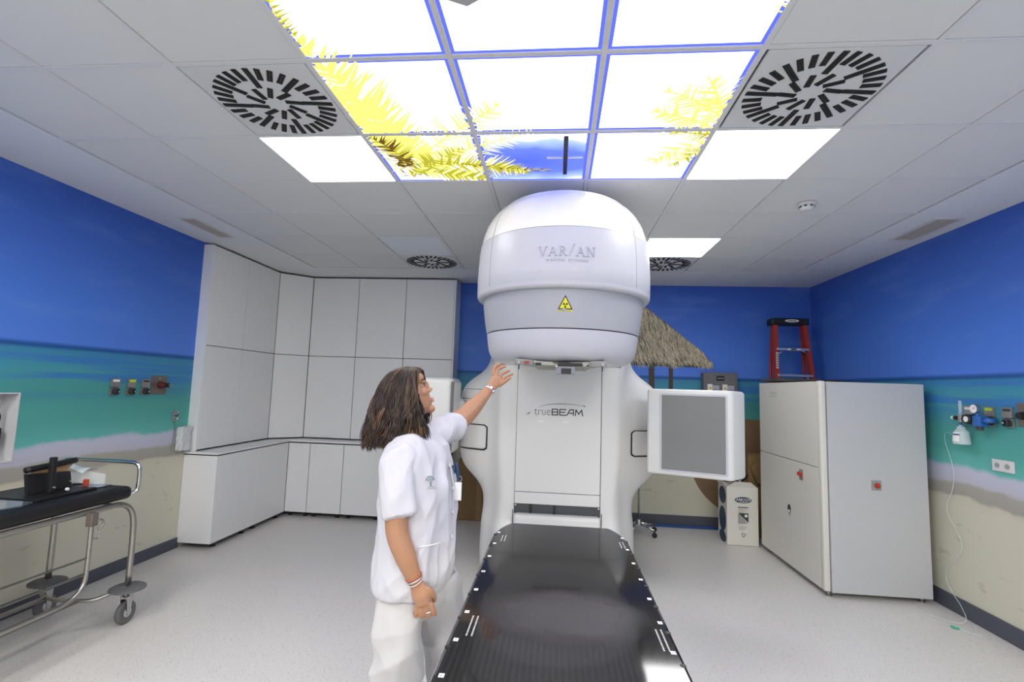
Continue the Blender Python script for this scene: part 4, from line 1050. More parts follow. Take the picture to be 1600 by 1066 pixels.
gas_outlet(-1, 3.605, 'metal gas outlet with white label, first of three on the left wall', 'paper')
gas_outlet(-1, 3.755, 'metal gas outlet with yellow-green label on the left wall, middle of three', ylw)
gas_outlet(-1, 3.893, 'metal gas outlet with dark label on the left wall beside the bronze plate', 'logo_dark')
gas_outlet(1, 3.93, 'metal gas outlet with white label behind the black regulator, right wall', 'paper')
gas_outlet(1, 3.755, 'metal gas outlet with yellow-green label right of the gauge, right wall', ylw)
gas_outlet(1, 3.615, 'metal gas outlet with dark label above the sockets, right wall', 'logo_dark')
t = thing('outlet_plate', 'square bronze wall plate with dark red round connector, left wall', 'wall plate', (XL, 4.045, 1.5))
wall_face(-1, 3.96, 4.13, 1.41, 1.572, .006, 'plate', 'bronze', t)
lathe('connector', [(0, 0), (.030, 0), (.030, .03), (.022, .05), (.020, .065), (0, .065)], (XL+.006, 4.05, 1.492), mat('dark_red', (.10, .02, .02), .4), t, 24, axis='x')
lathe('connector_cap', [(0, .065), (.019, .065), (.019, .095), (.014, .10), (0, .10)], (XL+.006, 4.05, 1.492), 'black', t, 24, axis='x')
lathe('cap_ring', [(.008, .1005), (.013, .1005), (.013, .102), (.008, .102)], (XL+.006, 4.05, 1.492), 'silver', t, 20, axis='x')
lathe('screw', [(0, 0), (.006, 0), (.006, .002), (0, .002)], (XL+.006, 4.045, 1.548), 'silver', t, 12, axis='x')
t = thing('outlet_plate', 'bronze wall plate cut off by the right edge of the photo', 'wall plate', (XR, 3.50, 1.5))
wall_face(1, 3.44, 3.555, 1.42, 1.572, .006, 'plate', 'bronze', t)
lathe('connector', [(0, 0), (.028, 0), (.022, -.05), (0, -.05)], (XR-.006, 3.49, 1.49), 'black', t, 20, axis='x')
# hook and bag beside the cabinets
t = thing('wall_hook', 'small metal hook bracket on the left wall above the plastic bag', 'hook', (XL, 4.27, 1.2))
wall_face(-1, 4.235, 4.285, 1.165, 1.262, .006, 'plate', 'brass', t)
for z in (1.185, 1.215, 1.245): tube('hook', [(XL+.006, 4.26, z), (XL+.03, 4.262, z), (XL+.034, 4.262, z+.012)], .005, 'black' if z == 1.215 else 'silver', t, 8)
tube('cord', [(XL+.012, 4.25, 1.17), (XL+.012, 4.262, 1.12), (XL+.012, 4.255, .98), (XL+.012, 4.24, .90)], .0025, 'rubber', t, 6, smooth_n=5)
bm = bmesh.new(); bm_box(bm, XL+.006, XL+.075, 4.285, 4.42, .895, 1.115, .015, 3); bmesh.ops.subdivide_edges(bm, edges=bm.edges[:], cuts=3, use_grid_fill=True)
for v in bm.verts: v.co += Vector((noise.noise(v.co*22)*.018, noise.noise(v.co*25+Vector((5, 0, 0)))*.012, noise.noise(v.co*18+Vector((0, 9, 0)))*.012)) if v.co.x > XL+.02 else Vector((0, 0, 0))
tag(bm_obj('plastic_bag', bm, 'bag', None, True), 'crumpled white plastic bag hanging on the wall beside the cabinets', 'bag')
# recessed niche with cables at the left edge
t = thing('wall_niche', 'white recessed wall niche with sockets, cut off by left edge', 'niche', (XL, 2.7, .99))
bm = bmesh.new()
bm_box(bm, XL-.13, XL-.12, 2.45, 2.93, .99, 1.432); bm_box(bm, XL-.12, XL+.003, 2.45, 2.458, .99, 1.432); bm_box(bm, XL-.12, XL+.003, 2.922, 2.93, .99, 1.432)
bm_box(bm, XL-.12, XL+.003, 2.458, 2.922, .99, .998); bm_box(bm, XL-.12, XL+.003, 2.458, 2.922, 1.424, 1.432)
bm_obj('niche_box', bm, 'diff', t)
box('socket_strip', XL-.12, XL-.095, 2.50, 2.80, 1.28, 1.40, 'white', t, bev=.004)
box('socket_strip', XL-.12, XL-.09, 2.86, 2.885, 1.06, 1.20, 'white', t, bev=.004)
t = thing('power_adapter', 'black power adapter with looped cable in the wall niche', 'adapter', (XL-.05, 2.82, 1.1))
box('adapter', XL-.085, XL-.03, 2.76, 2.875, 1.085, 1.21, 'black', t, bev=.008)
joined_tubes('cable', [([(XL-.05, 2.82+.05*math.sin(a*.45), 1.27+.055*math.cos(a*.45)) for a in range(15)], .005, 6, 0), ([(XL-.05, 2.84, 1.21), (XL-.045, 2.83, 1.26), (XL-.04, 2.85, 1.34)], .006, 6, 5),
    ([(XL-.05, 2.84, 1.09), (XL-.03, 2.87, 1.05), (XL-.03, 2.85, 1.00), (XL-.04, 2.80, 1.01)], .005, 6, 5)], 'black', t)

# ------------------------------------------------------------------ wall services, right
t = thing('oxygen_flowmeter', 'clear flow tube with green knob on the right wall above the bottle', 'flowmeter', (XR-.06, 3.95, 1.5))
xm = XR-.062
lathe('flow_tube', [(0, 1.475), (.011, 1.475), (.011, 1.575), (0, 1.578)], (xm, 3.94, 0), 'clear', t, 16)
lathe('flow_body', [(0, 1.42), (.017, 1.42), (.017, 1.475), (0, 1.475)], (xm, 3.94, 0), 'brass', t, 16)
tube('connector', [(xm, 3.94, 1.45), (xm, 3.86, 1.447)], .010, 'black', t, 10)
lathe('knob', [(0, 0), (.016, 0), (.016, .035), (0, .035)], (xm, 3.957, 1.449), 'black', t, 16, axis='y')
lathe('knob_cap', [(0, .035), (.014, .035), (.014, .06), (0, .062)], (xm, 3.957, 1.449), mat('mint', (.55, .8, .65), .4), t, 16, axis='y')
tube('drip_nozzle', [(xm, 3.94, 1.42), (xm, 3.94, 1.395)], .008, 'blue', t, 10)
t = thing('vacuum_regulator', 'blue and black vacuum regulator with white round gauge on right wall', 'regulator', (XR-.07, 3.82, 1.44))
lathe('knob', [(0, -.115), (.030, -.115), (.035, -.11), (.036, -.06), (.028, -.055), (0, -.055)], (XR, 3.825, 1.447), 'black', t, 28, axis='x')
lathe('knob_cap', [(0, -.118), (.020, -.118), (.020, -.115), (0, -.115)], (XR, 3.825, 1.447), 'paper', t, 24, axis='x')
box('valve_body', XR-.10, XR-.035, 3.735, 3.80, 1.40, 1.475, 'blue', t, bev=.01)
tube('valve_joint', [(XR-.07, 3.74, 1.44), (XR-.07, 3.70, 1.445), (XR-.02, 3.70, 1.445)], .018, 'blue', t, 12)
lathe('valve_bottom', [(0, 1.375), (.02, 1.375), (.022, 1.40), (0, 1.40)], (XR-.07, 3.77, 0), 'logo_dark', t, 16)
g_ = lathe('gauge', [(0, -.10), (.032, -.10), (.034, -.095), (.034, -.075), (0, -.07)], (XR+.0, 3.775, 1.522), mat('gauge_case', (.08, .12, .2), .3), t, 28, axis='x')
lathe('gauge_face', [(0, -.102), (.029, -.102), (.029, -.10), (0, -.10)], (XR+.0, 3.775, 1.522), 'paper', g_, 28, axis='x')
tube('gauge_needle', [(XR-.1035, 3.775, 1.522), (XR-.1035, 3.76, 1.532)], .002, 'red', g_, 5)
tube('gauge_stem', [(XR-.085, 3.77, 1.49), (XR-.075, 3.765, 1.47)], .012, 'blue', g_, 10)
t = thing('humidifier_bottle', 'translucent bottle with white label hanging under the flowmeter', 'bottle', (XR-.062, 3.94, 1.26))
bo = [(0, 1.262), (.050, 1.262), (.052, 1.27), (.046, 1.33), (.044, 1.352), (.030, 1.368), (.026, 1.372), (.026, 1.385), (.014, 1.39), (.010, 1.40), (0, 1.40)]
lathe('bottle_body', bo, (xm, 3.94, 0), 'clear2', t, 28)
lathe('water', [(0, 1.266), (.046, 1.266), (.043, 1.315), (0, 1.315)], (xm, 3.94, 0), 'clear', t, 24)
lb = lathe('bottle_label', [(.0535, 1.28), (.0480, 1.345)], (xm, 3.94, 0), 'paper', t, 10, a0=-2.0, a1=-.9)
lathe('label_band', [(.0498, 1.325), (.0490, 1.336)], (xm, 3.94, 0), 'navy', lb, 10, a0=-2.0, a1=-.9)
t = thing('wall_socket', 'white double wall socket on the right mural', 'socket', (XR, 3.68, 1.15))
wall_face(1, 3.60, 3.765, 1.105, 1.185, .010, 'frame', 'white', t, .004)
for yc in (3.645, 3.722):
    s_ = wall_face(1, yc-.033, yc+.033, 1.112, 1.178, .0115, 'socket_plate', 'white', t, .003)
    lathe('socket_well', [(0, -.0120), (.019, -.0120), (.019, -.0125), (0, -.0125)], (XR, yc, 1.145), mat('well_grey', (.35, .35, .36), .5) if yc < 3.7 else bpy.data.materials['well_grey'], s_, 20, axis='x')
    for dy in (-.009, .009): lathe('hole', [(0, -.0128), (.003, -.0128), (.003, -.0131), (0, -.0131)], (XR, yc+dy, 1.145), 'black', s_, 8, axis='x')
tb = tube('oxygen_tube', [(XR-.062, 3.995, 1.31), (XR-.03, 4.13, 1.33), (XR-.012, 4.17, 1.27), (XR-.010, 4.13, 1.15), (XR-.010, 4.10, 1.02), (XR-.012, 4.13, .88), (XR-.012, 4.18, .78), (XR-.012, 4.17, .70), (XR-.012, 4.09, .60), (XR-.012, 4.06, .50),
    (XR-.012, 4.12, .40), (XR-.014, 4.20, .32), (XR-.016, 4.22, .22), (XR-.03, 4.14, .14), (XR-.06, 4.02, .08), (XR-.12, 3.93, .02), (XR-.22, 4.02, .006), (XR-.30, 4.10, .006), (XR-.22, 3.86, .006), (XR-.13, 3.77, .006)], .0024, mat('tube_clear', (.75, .85, .84), .15, alpha=.6, coat=1.), None, 6, smooth_n=6)
tag(tb, 'clear coiled oxygen tubing hanging down the right wall to the floor', 'tube')
tube('green_connector', [(XR-.24, 3.885, .009), (XR-.21, 3.85, .009)], .008, mat('green_conn', (.05, .45, .28), .4), tb, 8)

# ------------------------------------------------------------------ hospital gurney
t = thing('hospital_gurney', 'steel hospital trolley with black mattress along the left wall', 'trolley', (-2.97, 2.1, 0))
nx, fx = -2.69, -3.25
tube('frame_tube', [(nx, .6, .765), (nx, 2.86, .765), (nx, 2.97, .752), (nx, 3.03, .70), (nx, 3.055, .60), (nx, 3.06, .24)], .017, 'steel', t, 14, smooth_n=5)
tube('frame_tube', [(fx, .6, .765), (fx, 2.88, .765), (fx, 2.98, .752), (fx, 3.04, .70), (fx, 3.06, .60), (fx, 3.06, .24)], .017, 'steel', t, 14, smooth_n=5)
for y in (.7, 2.0, 2.9): tube('cross_tube', [(nx, y, .765), (fx, y, .765)], .013, 'steel', t, 10)
tube('stretcher_tube', [(nx, 3.06, .225), (nx-.04, 3.0, .21), (nx-.10, 2.93, .19), (nx-.2, 2.90, .19), (fx+.20, 2.90, .19), (fx+.08, 2.95, .20), (fx, 3.06, .225)], .012, 'steel', t, 10, smooth_n=5)
tube('stretcher_tube', [((nx+fx)/2+.10, 2.90, .19), ((nx+fx)/2+.10, .6, .19)], .014, 'steel', t, 10); tube('stretcher_tube', [((nx+fx)/2-.12, 2.90, .19), ((nx+fx)/2-.12, .6, .19)], .014, 'steel', t, 10)
for x in (nx, fx): tube('leg', [(x, .7, .765), (x, .7, .24)], .017, 'steel', t, 12)
tube('stretcher_tube', [(nx, .7, .225), (fx, .7, .225)], .012, 'steel', t, 10)
# lowered side rail
sx = -2.655
sr = tube('side_rail', [(sx, 2.72, .755), (sx, 2.72, .44), (sx, 2.705, .36), (sx, 2.64, .312), (sx, 2.54, .30), (sx, .65, .30)], .0125, 'steel', t, 12, smooth_n=5)
for z in (.515, .425): tube('rail_bar', [(sx, 2.715, z), (sx, .65, z)], .006, 'steel', sr, 8)
box('rail_hinge', sx-.022, sx+.018, 2.70, 2.745, .69, .765, 'bronze', t, bev=.004)
tube('rail_hook', [(sx+.012, 2.745, .72), (sx+.015, 2.775, .71), (sx+.015, 2.778, .68), (sx+.012, 2.755, .665)], .006, 'steel', t, 8, smooth_n=4)
tube('rail_hook', [(sx, 2.735, .62), (sx+.002, 2.765, .61), (sx+.002, 2.775, .63)], .005, 'steel', t, 8, smooth_n=4)
for x in (nx, fx):
    for y in (3.06, .7):
        lathe('bumper_disc', [(0, .205), (.085, .205), (.10, .213), (.10, .221), (.085, .229), (0, .229)], (x, y, 0), 'rubber', t, 32)
        s_ = 1 if y > 2 else -1
        tube('caster_stem', [(x, y, .21), (x, y, .165)], .018, 'chrome', t, 14)
        for q in (-1, 1): prism('caster_fork', [(-.026, .172), (.026, .172), (.012+.0, .055), (-.008, .055)], lambda u, v, d, x=x, y=y: (x+d, y+u, v), q*.022-.003, q*.022+.003, 'chrome', t, .002)
        lathe('wheel', [(0, -.014), (.045, -.014), (.050, -.016), (.066, -.014), (.070, -.006), (.070, .006), (.066, .014), (.050, .016), (.045, .014), (0, .014)], (x, y, .0705), 'rubber', t, 36, axis='x')
        lathe('wheel_hub', [(0, -.026), (.010, -.026), (.012, -.02), (.03, -.0165), (.03, .0165), (.012, .02), (.010, .026), (0, .026)], (x, y, .0705), 'chrome', t, 20, axis='x')
# end loop
tube('end_rail', [(nx-.03, 3.01, .80), (nx-.003, 3.05, .82), (nx, 3.06, .85), (nx, 3.06, .955), (nx-.015, 3.06, .988), (nx-.05, 3.06, 1.0), (fx+.05, 3.06, 1.0), (fx+.015, 3.06, .988), (fx, 3.06, .955), (fx, 3.06, .82)], .0125, 'chrome', t, 12, smooth_n=5)
bm = bmesh.new(); bm_box(bm, fx-.01, nx+.012, .6, 3.02, .785, .865, .032, 5)
tag(bm_obj('gurney_mattress', bm, 'vinyl_black', None, True), 'long black vinyl mattress on the steel trolley', 'mattress')
# positioning device and plastics on the mattress
zt_ = .866
t = thing('positioning_frame', 'black positioning board with angled pad and pale wooden flap on mattress', 'medical device', (-2.92, 2.66, zt_))
box('base_plate', -3.10, -2.78, 2.50, 2.86, zt_, zt_+.014, 'black', t, bev=.003)
box('upright', -2.885, -2.857, 2.640, 2.668, zt_+.014, 1.082, 'black', t, bev=.004)
prism('angled_pad', [(2.575, zt_+.016), (2.825, zt_+.016), (2.832, .972), (2.585, .992)], lambda u, v, d: (-2.91-d-(v-.88)*.3, u, v), 0, .03, 'vinyl_black', t, .004)
prism('wooden_flap', [(2.62, .985), (2.815, .958), (2.885, 1.022), (2.63, 1.012)], lambda u, v, d: (-2.968-d, u, v), 0, .008, 'wood', t)
tube('foam_roll', [(-2.93, 2.56, 1.018), (-2.93, 2.58, 1.020), (-2.95, 2.84, 1.031), (-2.95, 2.866, 1.033)], .0175, 'vinyl_black', t, 14)
lathe('knob', [(0, 0), (.009, 0), (.009, .012), (0, .014)], (-2.818, 2.70, zt_+.03), 'paper', t, 12, axis='x')
lathe('knob', [(0, 0), (.006, 0), (.006, .012), (0, .014)], (-2.818, 2.62, zt_+.055), 'silver', t, 12, axis='x')
lathe('knob', [(0, 0), (.006, 0), (.006, .012), (0, .014)], (-2.90, 2.79, zt_+.055), 'silver', t, 12, axis='x')
gp = extr('acrylic_plate', [(-3.08, 2.30), (-2.78, 2.28), (-2.745, 2.40), (-2.78, 2.485), (-3.08, 2.49)], zt_, zt_+.008, 'glassblue', None, .002)
tag(gp, 'smoky acrylic plate lying flat at the left of the positioning board', 'plate')
gp = extr('black_board', [(-3.18, 2.87), (-2.80, 2.87), (-2.80, 2.98), (-3.18, 2.99)], zt_, zt_+.006, 'glassblue', None, .001)
tag(gp, 'dark glossy board at the far end of the trolley mattress', 'board')
def sheet_mask(name, pts, lab, m):
    VS = []; FS = []; n_ = len(pts)
    for u, v, h_ in pts: VS.append((u, v, zt_+.008)); VS.append((u, v, zt_+h_))
    for i in range(n_-1): FS.append((2*i, 2*i+2, 2*i+3, 2*i+1))
    o = mesh(name, VS, FS, m); md = o.modifiers.new('s', 'SOLIDIFY'); md.thickness = .003; tag(o, lab, 'plastic mask'); return o
sheet_mask('clear_visor', [(-3.14, 2.90, .05), (-3.02, 2.88, .085), (-2.92, 2.93, .09), (-2.84, 2.97, .07)], 'clear bent plastic visor at the far end of the trolley', 'clear')
bm = bmesh.new(); g = bmesh.ops.create_grid(bm, x_segments=14, y_segments=8, size=.5)
for v in bm.verts:
    u, w_ = v.co.x+.5, v.co.y+.5
    v.co = Vector((-3.16+.26*w_, 2.90+.11*u-.03*w_, zt_+.10+.028*math.sin(u*PI)*(.6+.4*w_)+.018*math.sin(w_*4+u*2)))
o = bm_obj('mask_top', bm, 'clear2', None, True); md = o.modifiers.new('s', 'SOLIDIFY'); md.thickness = .003
tag(o, 'pale wavy plastic mask shell resting on the clear visor', 'plastic mask')
t = thing('red_clamp', 'small red clamp lying beside the clear visor on trolley', 'clamp', (-2.88, 2.90, zt_))
box('jaw', -2.905, -2.875, 2.882, 2.90, zt_+.0065, zt_+.05, mat('orange_red', (.5, .07, .03), .4), t, bev=.005)
tube('handle', [(-2.895, 2.893, zt_+.016), (-2.93, 2.885, zt_+.018), (-2.965, 2.878, zt_+.016)], .007, 'black', t, 8)
# ------------------------------------------------------------------ the woman
def remeshed(name, geos, voxel, m, parent, smooth_it=2, post=None, factor=.5):
    VS = []; FS = []
    for v, f in geos:
        o = len(VS); VS += [Vector(p) for p in v]; FS += [tuple(i+o for i in q) for q in f]
    me = bpy.data.meshes.new(name); me.from_pydata([tuple(v) for v in VS], [], FS)
    bm = bmesh.new(); bm.from_mesh(me); bmesh.ops.recalc_face_normals(bm, faces=bm.faces); bm.to_mesh(me); bm.free()
    o = bpy.data.objects.new(name, me); C.objects.link(o)
    md = o.modifiers.new('r', 'REMESH'); md.mode = 'VOXEL'; md.voxel_size = voxel
    if smooth_it: ms = o.modifiers.new('sm', 'SMOOTH'); ms.iterations = smooth_it; ms.factor = factor
    dg = bpy.context.evaluated_depsgraph_get(); dg.update()
    me2 = bpy.data.meshes.new_from_object(o.evaluated_get(dg)); bpy.data.objects.remove(o)
    if post:
        nor = [v.normal.copy() for v in me2.vertices]
        for v, n in zip(me2.vertices, nor): v.co = post(v.co.copy(), n)
    me2.materials.clear(); me2.polygons.foreach_set('use_smooth', [True]*len(me2.polygons)); me2.name = name
    return link(name, me2, m, parent)
def limb(pts, r, n=5, seg=16, flat=1., refup=None):
    return tube_geo(catmull(pts, n), lerp_list(list(r), n), seg, False, flat, refup)
def ball(c, r, R_=None, nu=20, nv=12):
    vs = []; fs = []
    if isinstance(r, (int, float)): r = (r, r, r)
    for j in range(nv+1):
        a = PI*j/nv
        for i in range(nu):
            b = 2*PI*i/nu; v = Vector((r[0]*math.sin(a)*math.cos(b), r[1]*math.sin(a)*math.sin(b), r[2]*math.cos(a)))
            if R_ is not None: v = R_ @ v
            vs.append(v+Vector(c))
    for j in range(nv):
        for i in range(nu):
            k = (i+1) % nu; fs.append((j*nu+i, (j+1)*nu+i, (j+1)*nu+k, j*nu+k))
    return vs, fs
def loft(secs, seg=28, n=5, th=0.):
    """secs: (z, cx, cy, rx, ry, rot deg)"""
    S = []
    for i in range(len(secs)-1):
        a = secs[max(i-1, 0)]; b = secs[i]; c = secs[i+1]; d = secs[min(i+2, len(secs)-1)]
        for k in range(n):
            t_ = k/n; S.append([.5*((2*b[q])+(c[q]-a[q])*t_+(2*a[q]-5*b[q]+4*c[q]-d[q])*t_*t_+(3*b[q]-a[q]-3*c[q]+d[q])*t_**3) for q in range(6)])
    S.append(list(secs[-1])); vs = []; fs = []
    for z, cx, cy, rx, ry, ro in S:
        for k in range(seg):
            a = 2*PI*k/seg; e = 2.35
            u = rx*math.copysign(abs(math.cos(a))**(2/e), math.cos(a)); v = ry*math.copysign(abs(math.sin(a))**(2/e), math.sin(a)); q = math.radians(ro)
            vs.append(Vector((cx+u*math.cos(q)-v*math.sin(q), cy+u*math.sin(q)+v*math.cos(q), z)))
    for i in range(len(S)-1):
        for k in range(seg):
            l = (k+1) % seg; fs.append((i*seg+k, i*seg+l, (i+1)*seg+l, (i+1)*seg+k))
    fs.append(tuple(range(seg))[::-1]); fs.append(tuple((len(S)-1)*seg+k for k in range(seg))); return vs, fs
wm = thing('person', 'woman in white scrubs with curly brown hair, raising one arm to the machine head', 'person', (-.52, 1.95, 0))
TB = -14   # chest turned a little towards the camera
HC = Vector((-.600, 1.965, 1.517))
HR = Matrix.Rotation(math.radians(14), 3, 'Z') @ Matrix.Rotation(math.radians(-24), 3, 'Y')
SCL = .93
def hb(c, r, rot=None):
    R_ = HR if rot is None else HR @ rot
    return ball(HC+HR @ (Vector(c)*SCL), tuple(x*SCL for x in r), R_)
geo = []
geo.append(hb((-.008, 0, .024), (.088, .074, .078))); geo.append(hb((.03, 0, -.02), (.062, .060, .085))); geo.append(hb((.035, 0, -.055), (.052, .052, .048)))
geo.append(hb((.072, 0, -.092), (.021, .024, .018))); geo.append(hb((.062, 0, .052), (.035, .052, .035)))
geo.append(hb((.085, 0, .030), (.012, .042, .009)))
geo.append(hb((.092, 0, .006), (.011, .0085, .026), Matrix.Rotation(.30, 3, 'Y'))); geo.append(hb((.101, 0, -.012), (.011, .0100, .009)))
for s_ in (-1, 1):
    geo.append(hb((.097, s_*.010, -.017), (.009, .0075, .007))); geo.append(hb((.066, s_*.034, -.012), (.024, .020, .020)))
    geo.append(hb((.075, s_*.031, .013), (.012, .014, .008))); geo.append(hb((-.005, s_*.074, -.005), (.018, .008, .028)))
geo.append(hb((.084, 0, -.052), (.013, .022, .0065))); geo.append(hb((.081, 0, -.063), (.013, .019, .007)))
# neck, trunk
geo.append(limb([(-.61, 1.965, 1.46), (-.60, 1.965, 1.40), (-.590, 1.965, 1.34)], [.052, .053, .066], 4))
geo.append(loft([(.80, -.535, 1.955, .095, .135, TB), (.95, -.53, 1.955, .095, .125, TB), (1.05, -.53, 1.955, .095, .125, TB), (1.2, -.54, 1.96, .100, .135, TB), (1.30, -.55, 1.962, .080, .135, TB), (1.34, -.565, 1.965, .06, .09, TB)], 20))
# near (right) arm hanging; far (left) arm reaching
SH = Vector((-.568, 1.815, 1.270)); EL = Vector((-.552, 1.772, 1.045)); WR = Vector((-.478, 1.785, .868))
geo.append(limb([SH, (-.560, 1.79, 1.17), EL, (-.515, 1.772, .955), WR], [.045, .043, .0405, .038, .0245], 5))
S2 = Vector((-.500, 2.130, 1.345)); E2 = Vector((-.432, 2.27, 1.412)); W2 = Vector((-.338, 2.50, 1.551))
geo.append(limb([S2, E2, (-.392, 2.365, 1.467), W2], [.056, .046, .040, .0235], 5))
def fingers(base, dirs, lens, r0, geo):
    tips = []
    for b, d, L, r_ in zip(base, dirs, lens, r0):
        pts = [Vector(b)]; 
        for k, dd in enumerate(d): pts.append(pts[-1]+Vector(dd).normalized()*L[k])
        geo.append(limb([tuple(p) for p in pts], [r_*1.05, r_*1.0, r_*.92, r_*.78][:len(pts)], 3, 10)); tips.append(pts)
    return tips
# near hand: palm hanging, fingers curled back under
pc = Vector((-.455, 1.785, .822)); dn = Vector((.30, .0, -.95)).normalized(); fwd = Vector((.95, .05, .30)).normalized(); sd = Vector((0, 1, 0))
geo.append(limb([WR, WR*.5+pc*.5, pc, pc+dn*.030], [.024, .029, .034, .026], 4, 14, flat=.62, refup=tuple(fwd)))
b_ = [pc+dn*.030+fwd*(.026-.018*k)+sd*.0 for k in range(4)]
cur = [[(.30, .10, -.9), (-.1, .75, -.6), (-.5, .7, .35)]]*4
fingers(b_, [[(.32-.1*k, .12, -.9), (-.05-.1*k, .80, -.55), (-.4, .55, .55)] for k in range(4)], [(.034, .022, .016), (.036, .024, .017), (.033, .022, .016), (.027, .018, .014)], [.0095, .0098, .0092, .0082], geo)
fingers([pc-dn*.022+fwd*.022], [[(.65, .35, -.6), (.15, .55, -.8), (-.1, .5, -.8)]], [(.030, .026, .018)], [.0110], geo)
# far hand: open, reaching up to the head
hd = Vector((.30, .45, .80)).normalized(); hn = Vector((.40, -.85, .30)); hn = (hn-hd*hn.dot(hd)).normalized(); hs = hd.cross(hn).normalized()  # hs across the palm
p2 = W2+Vector((.030, .040, .050))
geo.append(limb([W2, W2*.5+p2*.5, p2, p2+hd*.018], [.022, .029, .034, .028], 4, 14, flat=.5, refup=tuple(hs)))
ax = Vector((.80, .35, -.45)); ax = (ax-hd*ax.dot(hd)).normalized()
fb = [p2+hd*.014-ax*(.027-.018*k) for k in range(4)]
fingers(fb, [[(.02, .35, .93), (.55, .35, .62), (.86, .2, .30)], [(.15, .4, .88), (.68, .3, .55), (.88, .2, .25)], [(.45, .4, .72), (.78, .25, .45), (.85, .2, .4)], [(.62, .4, .55), (.80, .2, .48), (.80, .2, .5)]],
        [(.038, .026, .020), (.040, .028, .021), (.034, .024, .019), (.030, .024, .018)], [.0090, .0093, .0088, .0080], geo)
fingers([p2-hd*.020+ax*.024], [[(.75, .0, .55), (.80, .1, .60), (.75, .1, .62)]], [(.030, .026, .020)], [.0108], geo)
# legs
geo.append(limb([(-.56, 1.88, .86), (-.575, 1.87, .60), (-.57, 1.865, .47), (-.585, 1.86, .25), (-.59, 1.86, .09)], [.07, .062, .052, .048, .037], 4))
geo.append(limb([(-.47, 2.03, .86), (-.42, 2.06, .60), (-.41, 2.07, .47), (-.42, 2.09, .25), (-.43, 2.10, .09)], [.07, .062, .052, .048, .037], 4))
remeshed('body', geo, .0036, 'skin', wm, 2)
for s_ in (-1, 1):
    e = HC+HR @ (Vector((.0745, s_*.031, .013))*SCL); v, f = ball(e, .0108); mesh('eye', v, f, mat('eye_white', (.40, .37, .35), .4) if s_ < 0 else bpy.data.materials['eye_white'], wm, True)
    e2 = HC+HR @ (Vector((.0845, s_*.032, .013))*SCL); v, f = ball(e2, .0042); mesh('iris', v, f, 'black', bpy.data.objects['eye' if s_ < 0 else 'eye.001'], True)
    tube('eyelash', [HC+HR @ (Vector(p)*SCL) for p in ((.086, s_*.020, .020), (.0885, s_*.031, .022), (.080, s_*.043, .018))], [.001, .0022, .001], 'vinyl_black', wm, 6, smooth_n=4)
    tube('eyebrow', [HC+HR @ (Vector(p)*SCL) for p in ((.096, s_*.012, .036), (.094, s_*.030, .041), (.080, s_*.046, .036))], [.0015, .0028, .001], 'vinyl_black', wm, 6, smooth_n=4)
for z_ in (-.0525, -.0625):
    tube('lip', [HC+HR @ (Vector(p)*SCL) for p in ((.082, -.021, z_*.5-.029), (.095, -.008, z_), (.0968, 0, z_+.0006), (.095, .008, z_), (.082, .021, z_*.5-.029))], [.001, .0038, .0042, .0038, .001], 'lip', wm, 8, smooth_n=4)
# clothes
def wr(amp, dirs):
    """cloth folds: ridged noise stretched along slanting directions"""
    def f(co, n):
        h = 0
        for (d, fa_, fl, w_) in dirs:
            d = Vector(d).normalized(); u = d.orthogonal().normalized(); v = d.cross(u)
            q = Vector((co.dot(u)*fa_, co.dot(v)*fa_, co.dot(d)*fl)); r_ = 1-abs(noise.noise(q+Vector((w_*7, 3, 1))))*2.6
            h += w_*max(-.2, r_)
        return co+n*(h-.6)*amp
    return f
tg = [loft([(.792, -.537, 1.955, .118, .175, TB), (.835, -.532, 1.955, .132, .180, TB), (.93, -.528, 1.955, .134, .168, TB), (1.02, -.528, 1.955, .134, .160, TB), (1.10, -.530, 1.955, .134, .160, TB), (1.18, -.534, 1.958, .134, .165, TB),
            (1.25, -.540, 1.962, .122, .170, TB), (1.31, -.548, 1.965, .100, .165, TB), (1.350, -.558, 1.967, .082, .130, TB), (1.385, -.572, 1.968, .066, .080, TB), (1.400, -.58, 1.968, .060, .062, TB)], 40)]
tg.append(limb([(-.555, 1.88, 1.315), (-.572, 1.822, 1.277), (-.570, 1.795, 1.21), (-.556, 1.782, 1.14), (-.545, 1.776, 1.097)], [.050, .060, .062, .062, .062], 5, 20))
tg.append(limb([(-.53, 2.04, 1.335), (-.49, 2.12, 1.357), (-.465, 2.165, 1.378), (-.446, 2.208, 1.394)], [.058, .062, .058, .055], 5, 20))
tg.append(limb([(-.555, 1.84, 1.315), (-.55, 1.96, 1.352), (-.52, 2.08, 1.34)], [.04, .046, .05], 4, 16))
tun = remeshed('tunic', tg, .0055, 'scrub', wm, 3, wr(.0115, [((.25, .1, 1), 9, 2.2, .9), ((.8, 0, .9), 11, 3, .6), ((-.5, .2, 1), 16, 4, .35)]))
for c_ in ('hem',): pass
# near sleeve cuff and far sleeve cuff bands, hem
def ring(c, n, rx, flat, m, name, par, r_=.0028, seg=40, up_=None):
    n = Vector(n).normalized(); u = Vector(up_) if up_ else Vector((0, 1, 0)); u = (u-n*u.dot(n)).normalized(); w_ = n.cross(u)
    return tube(name, [Vector(c)+u*math.cos(2*PI*k/seg)*rx+w_*math.sin(2*PI*k/seg)*rx*flat for k in range(seg)], r_, m, par, 6, closed=True)
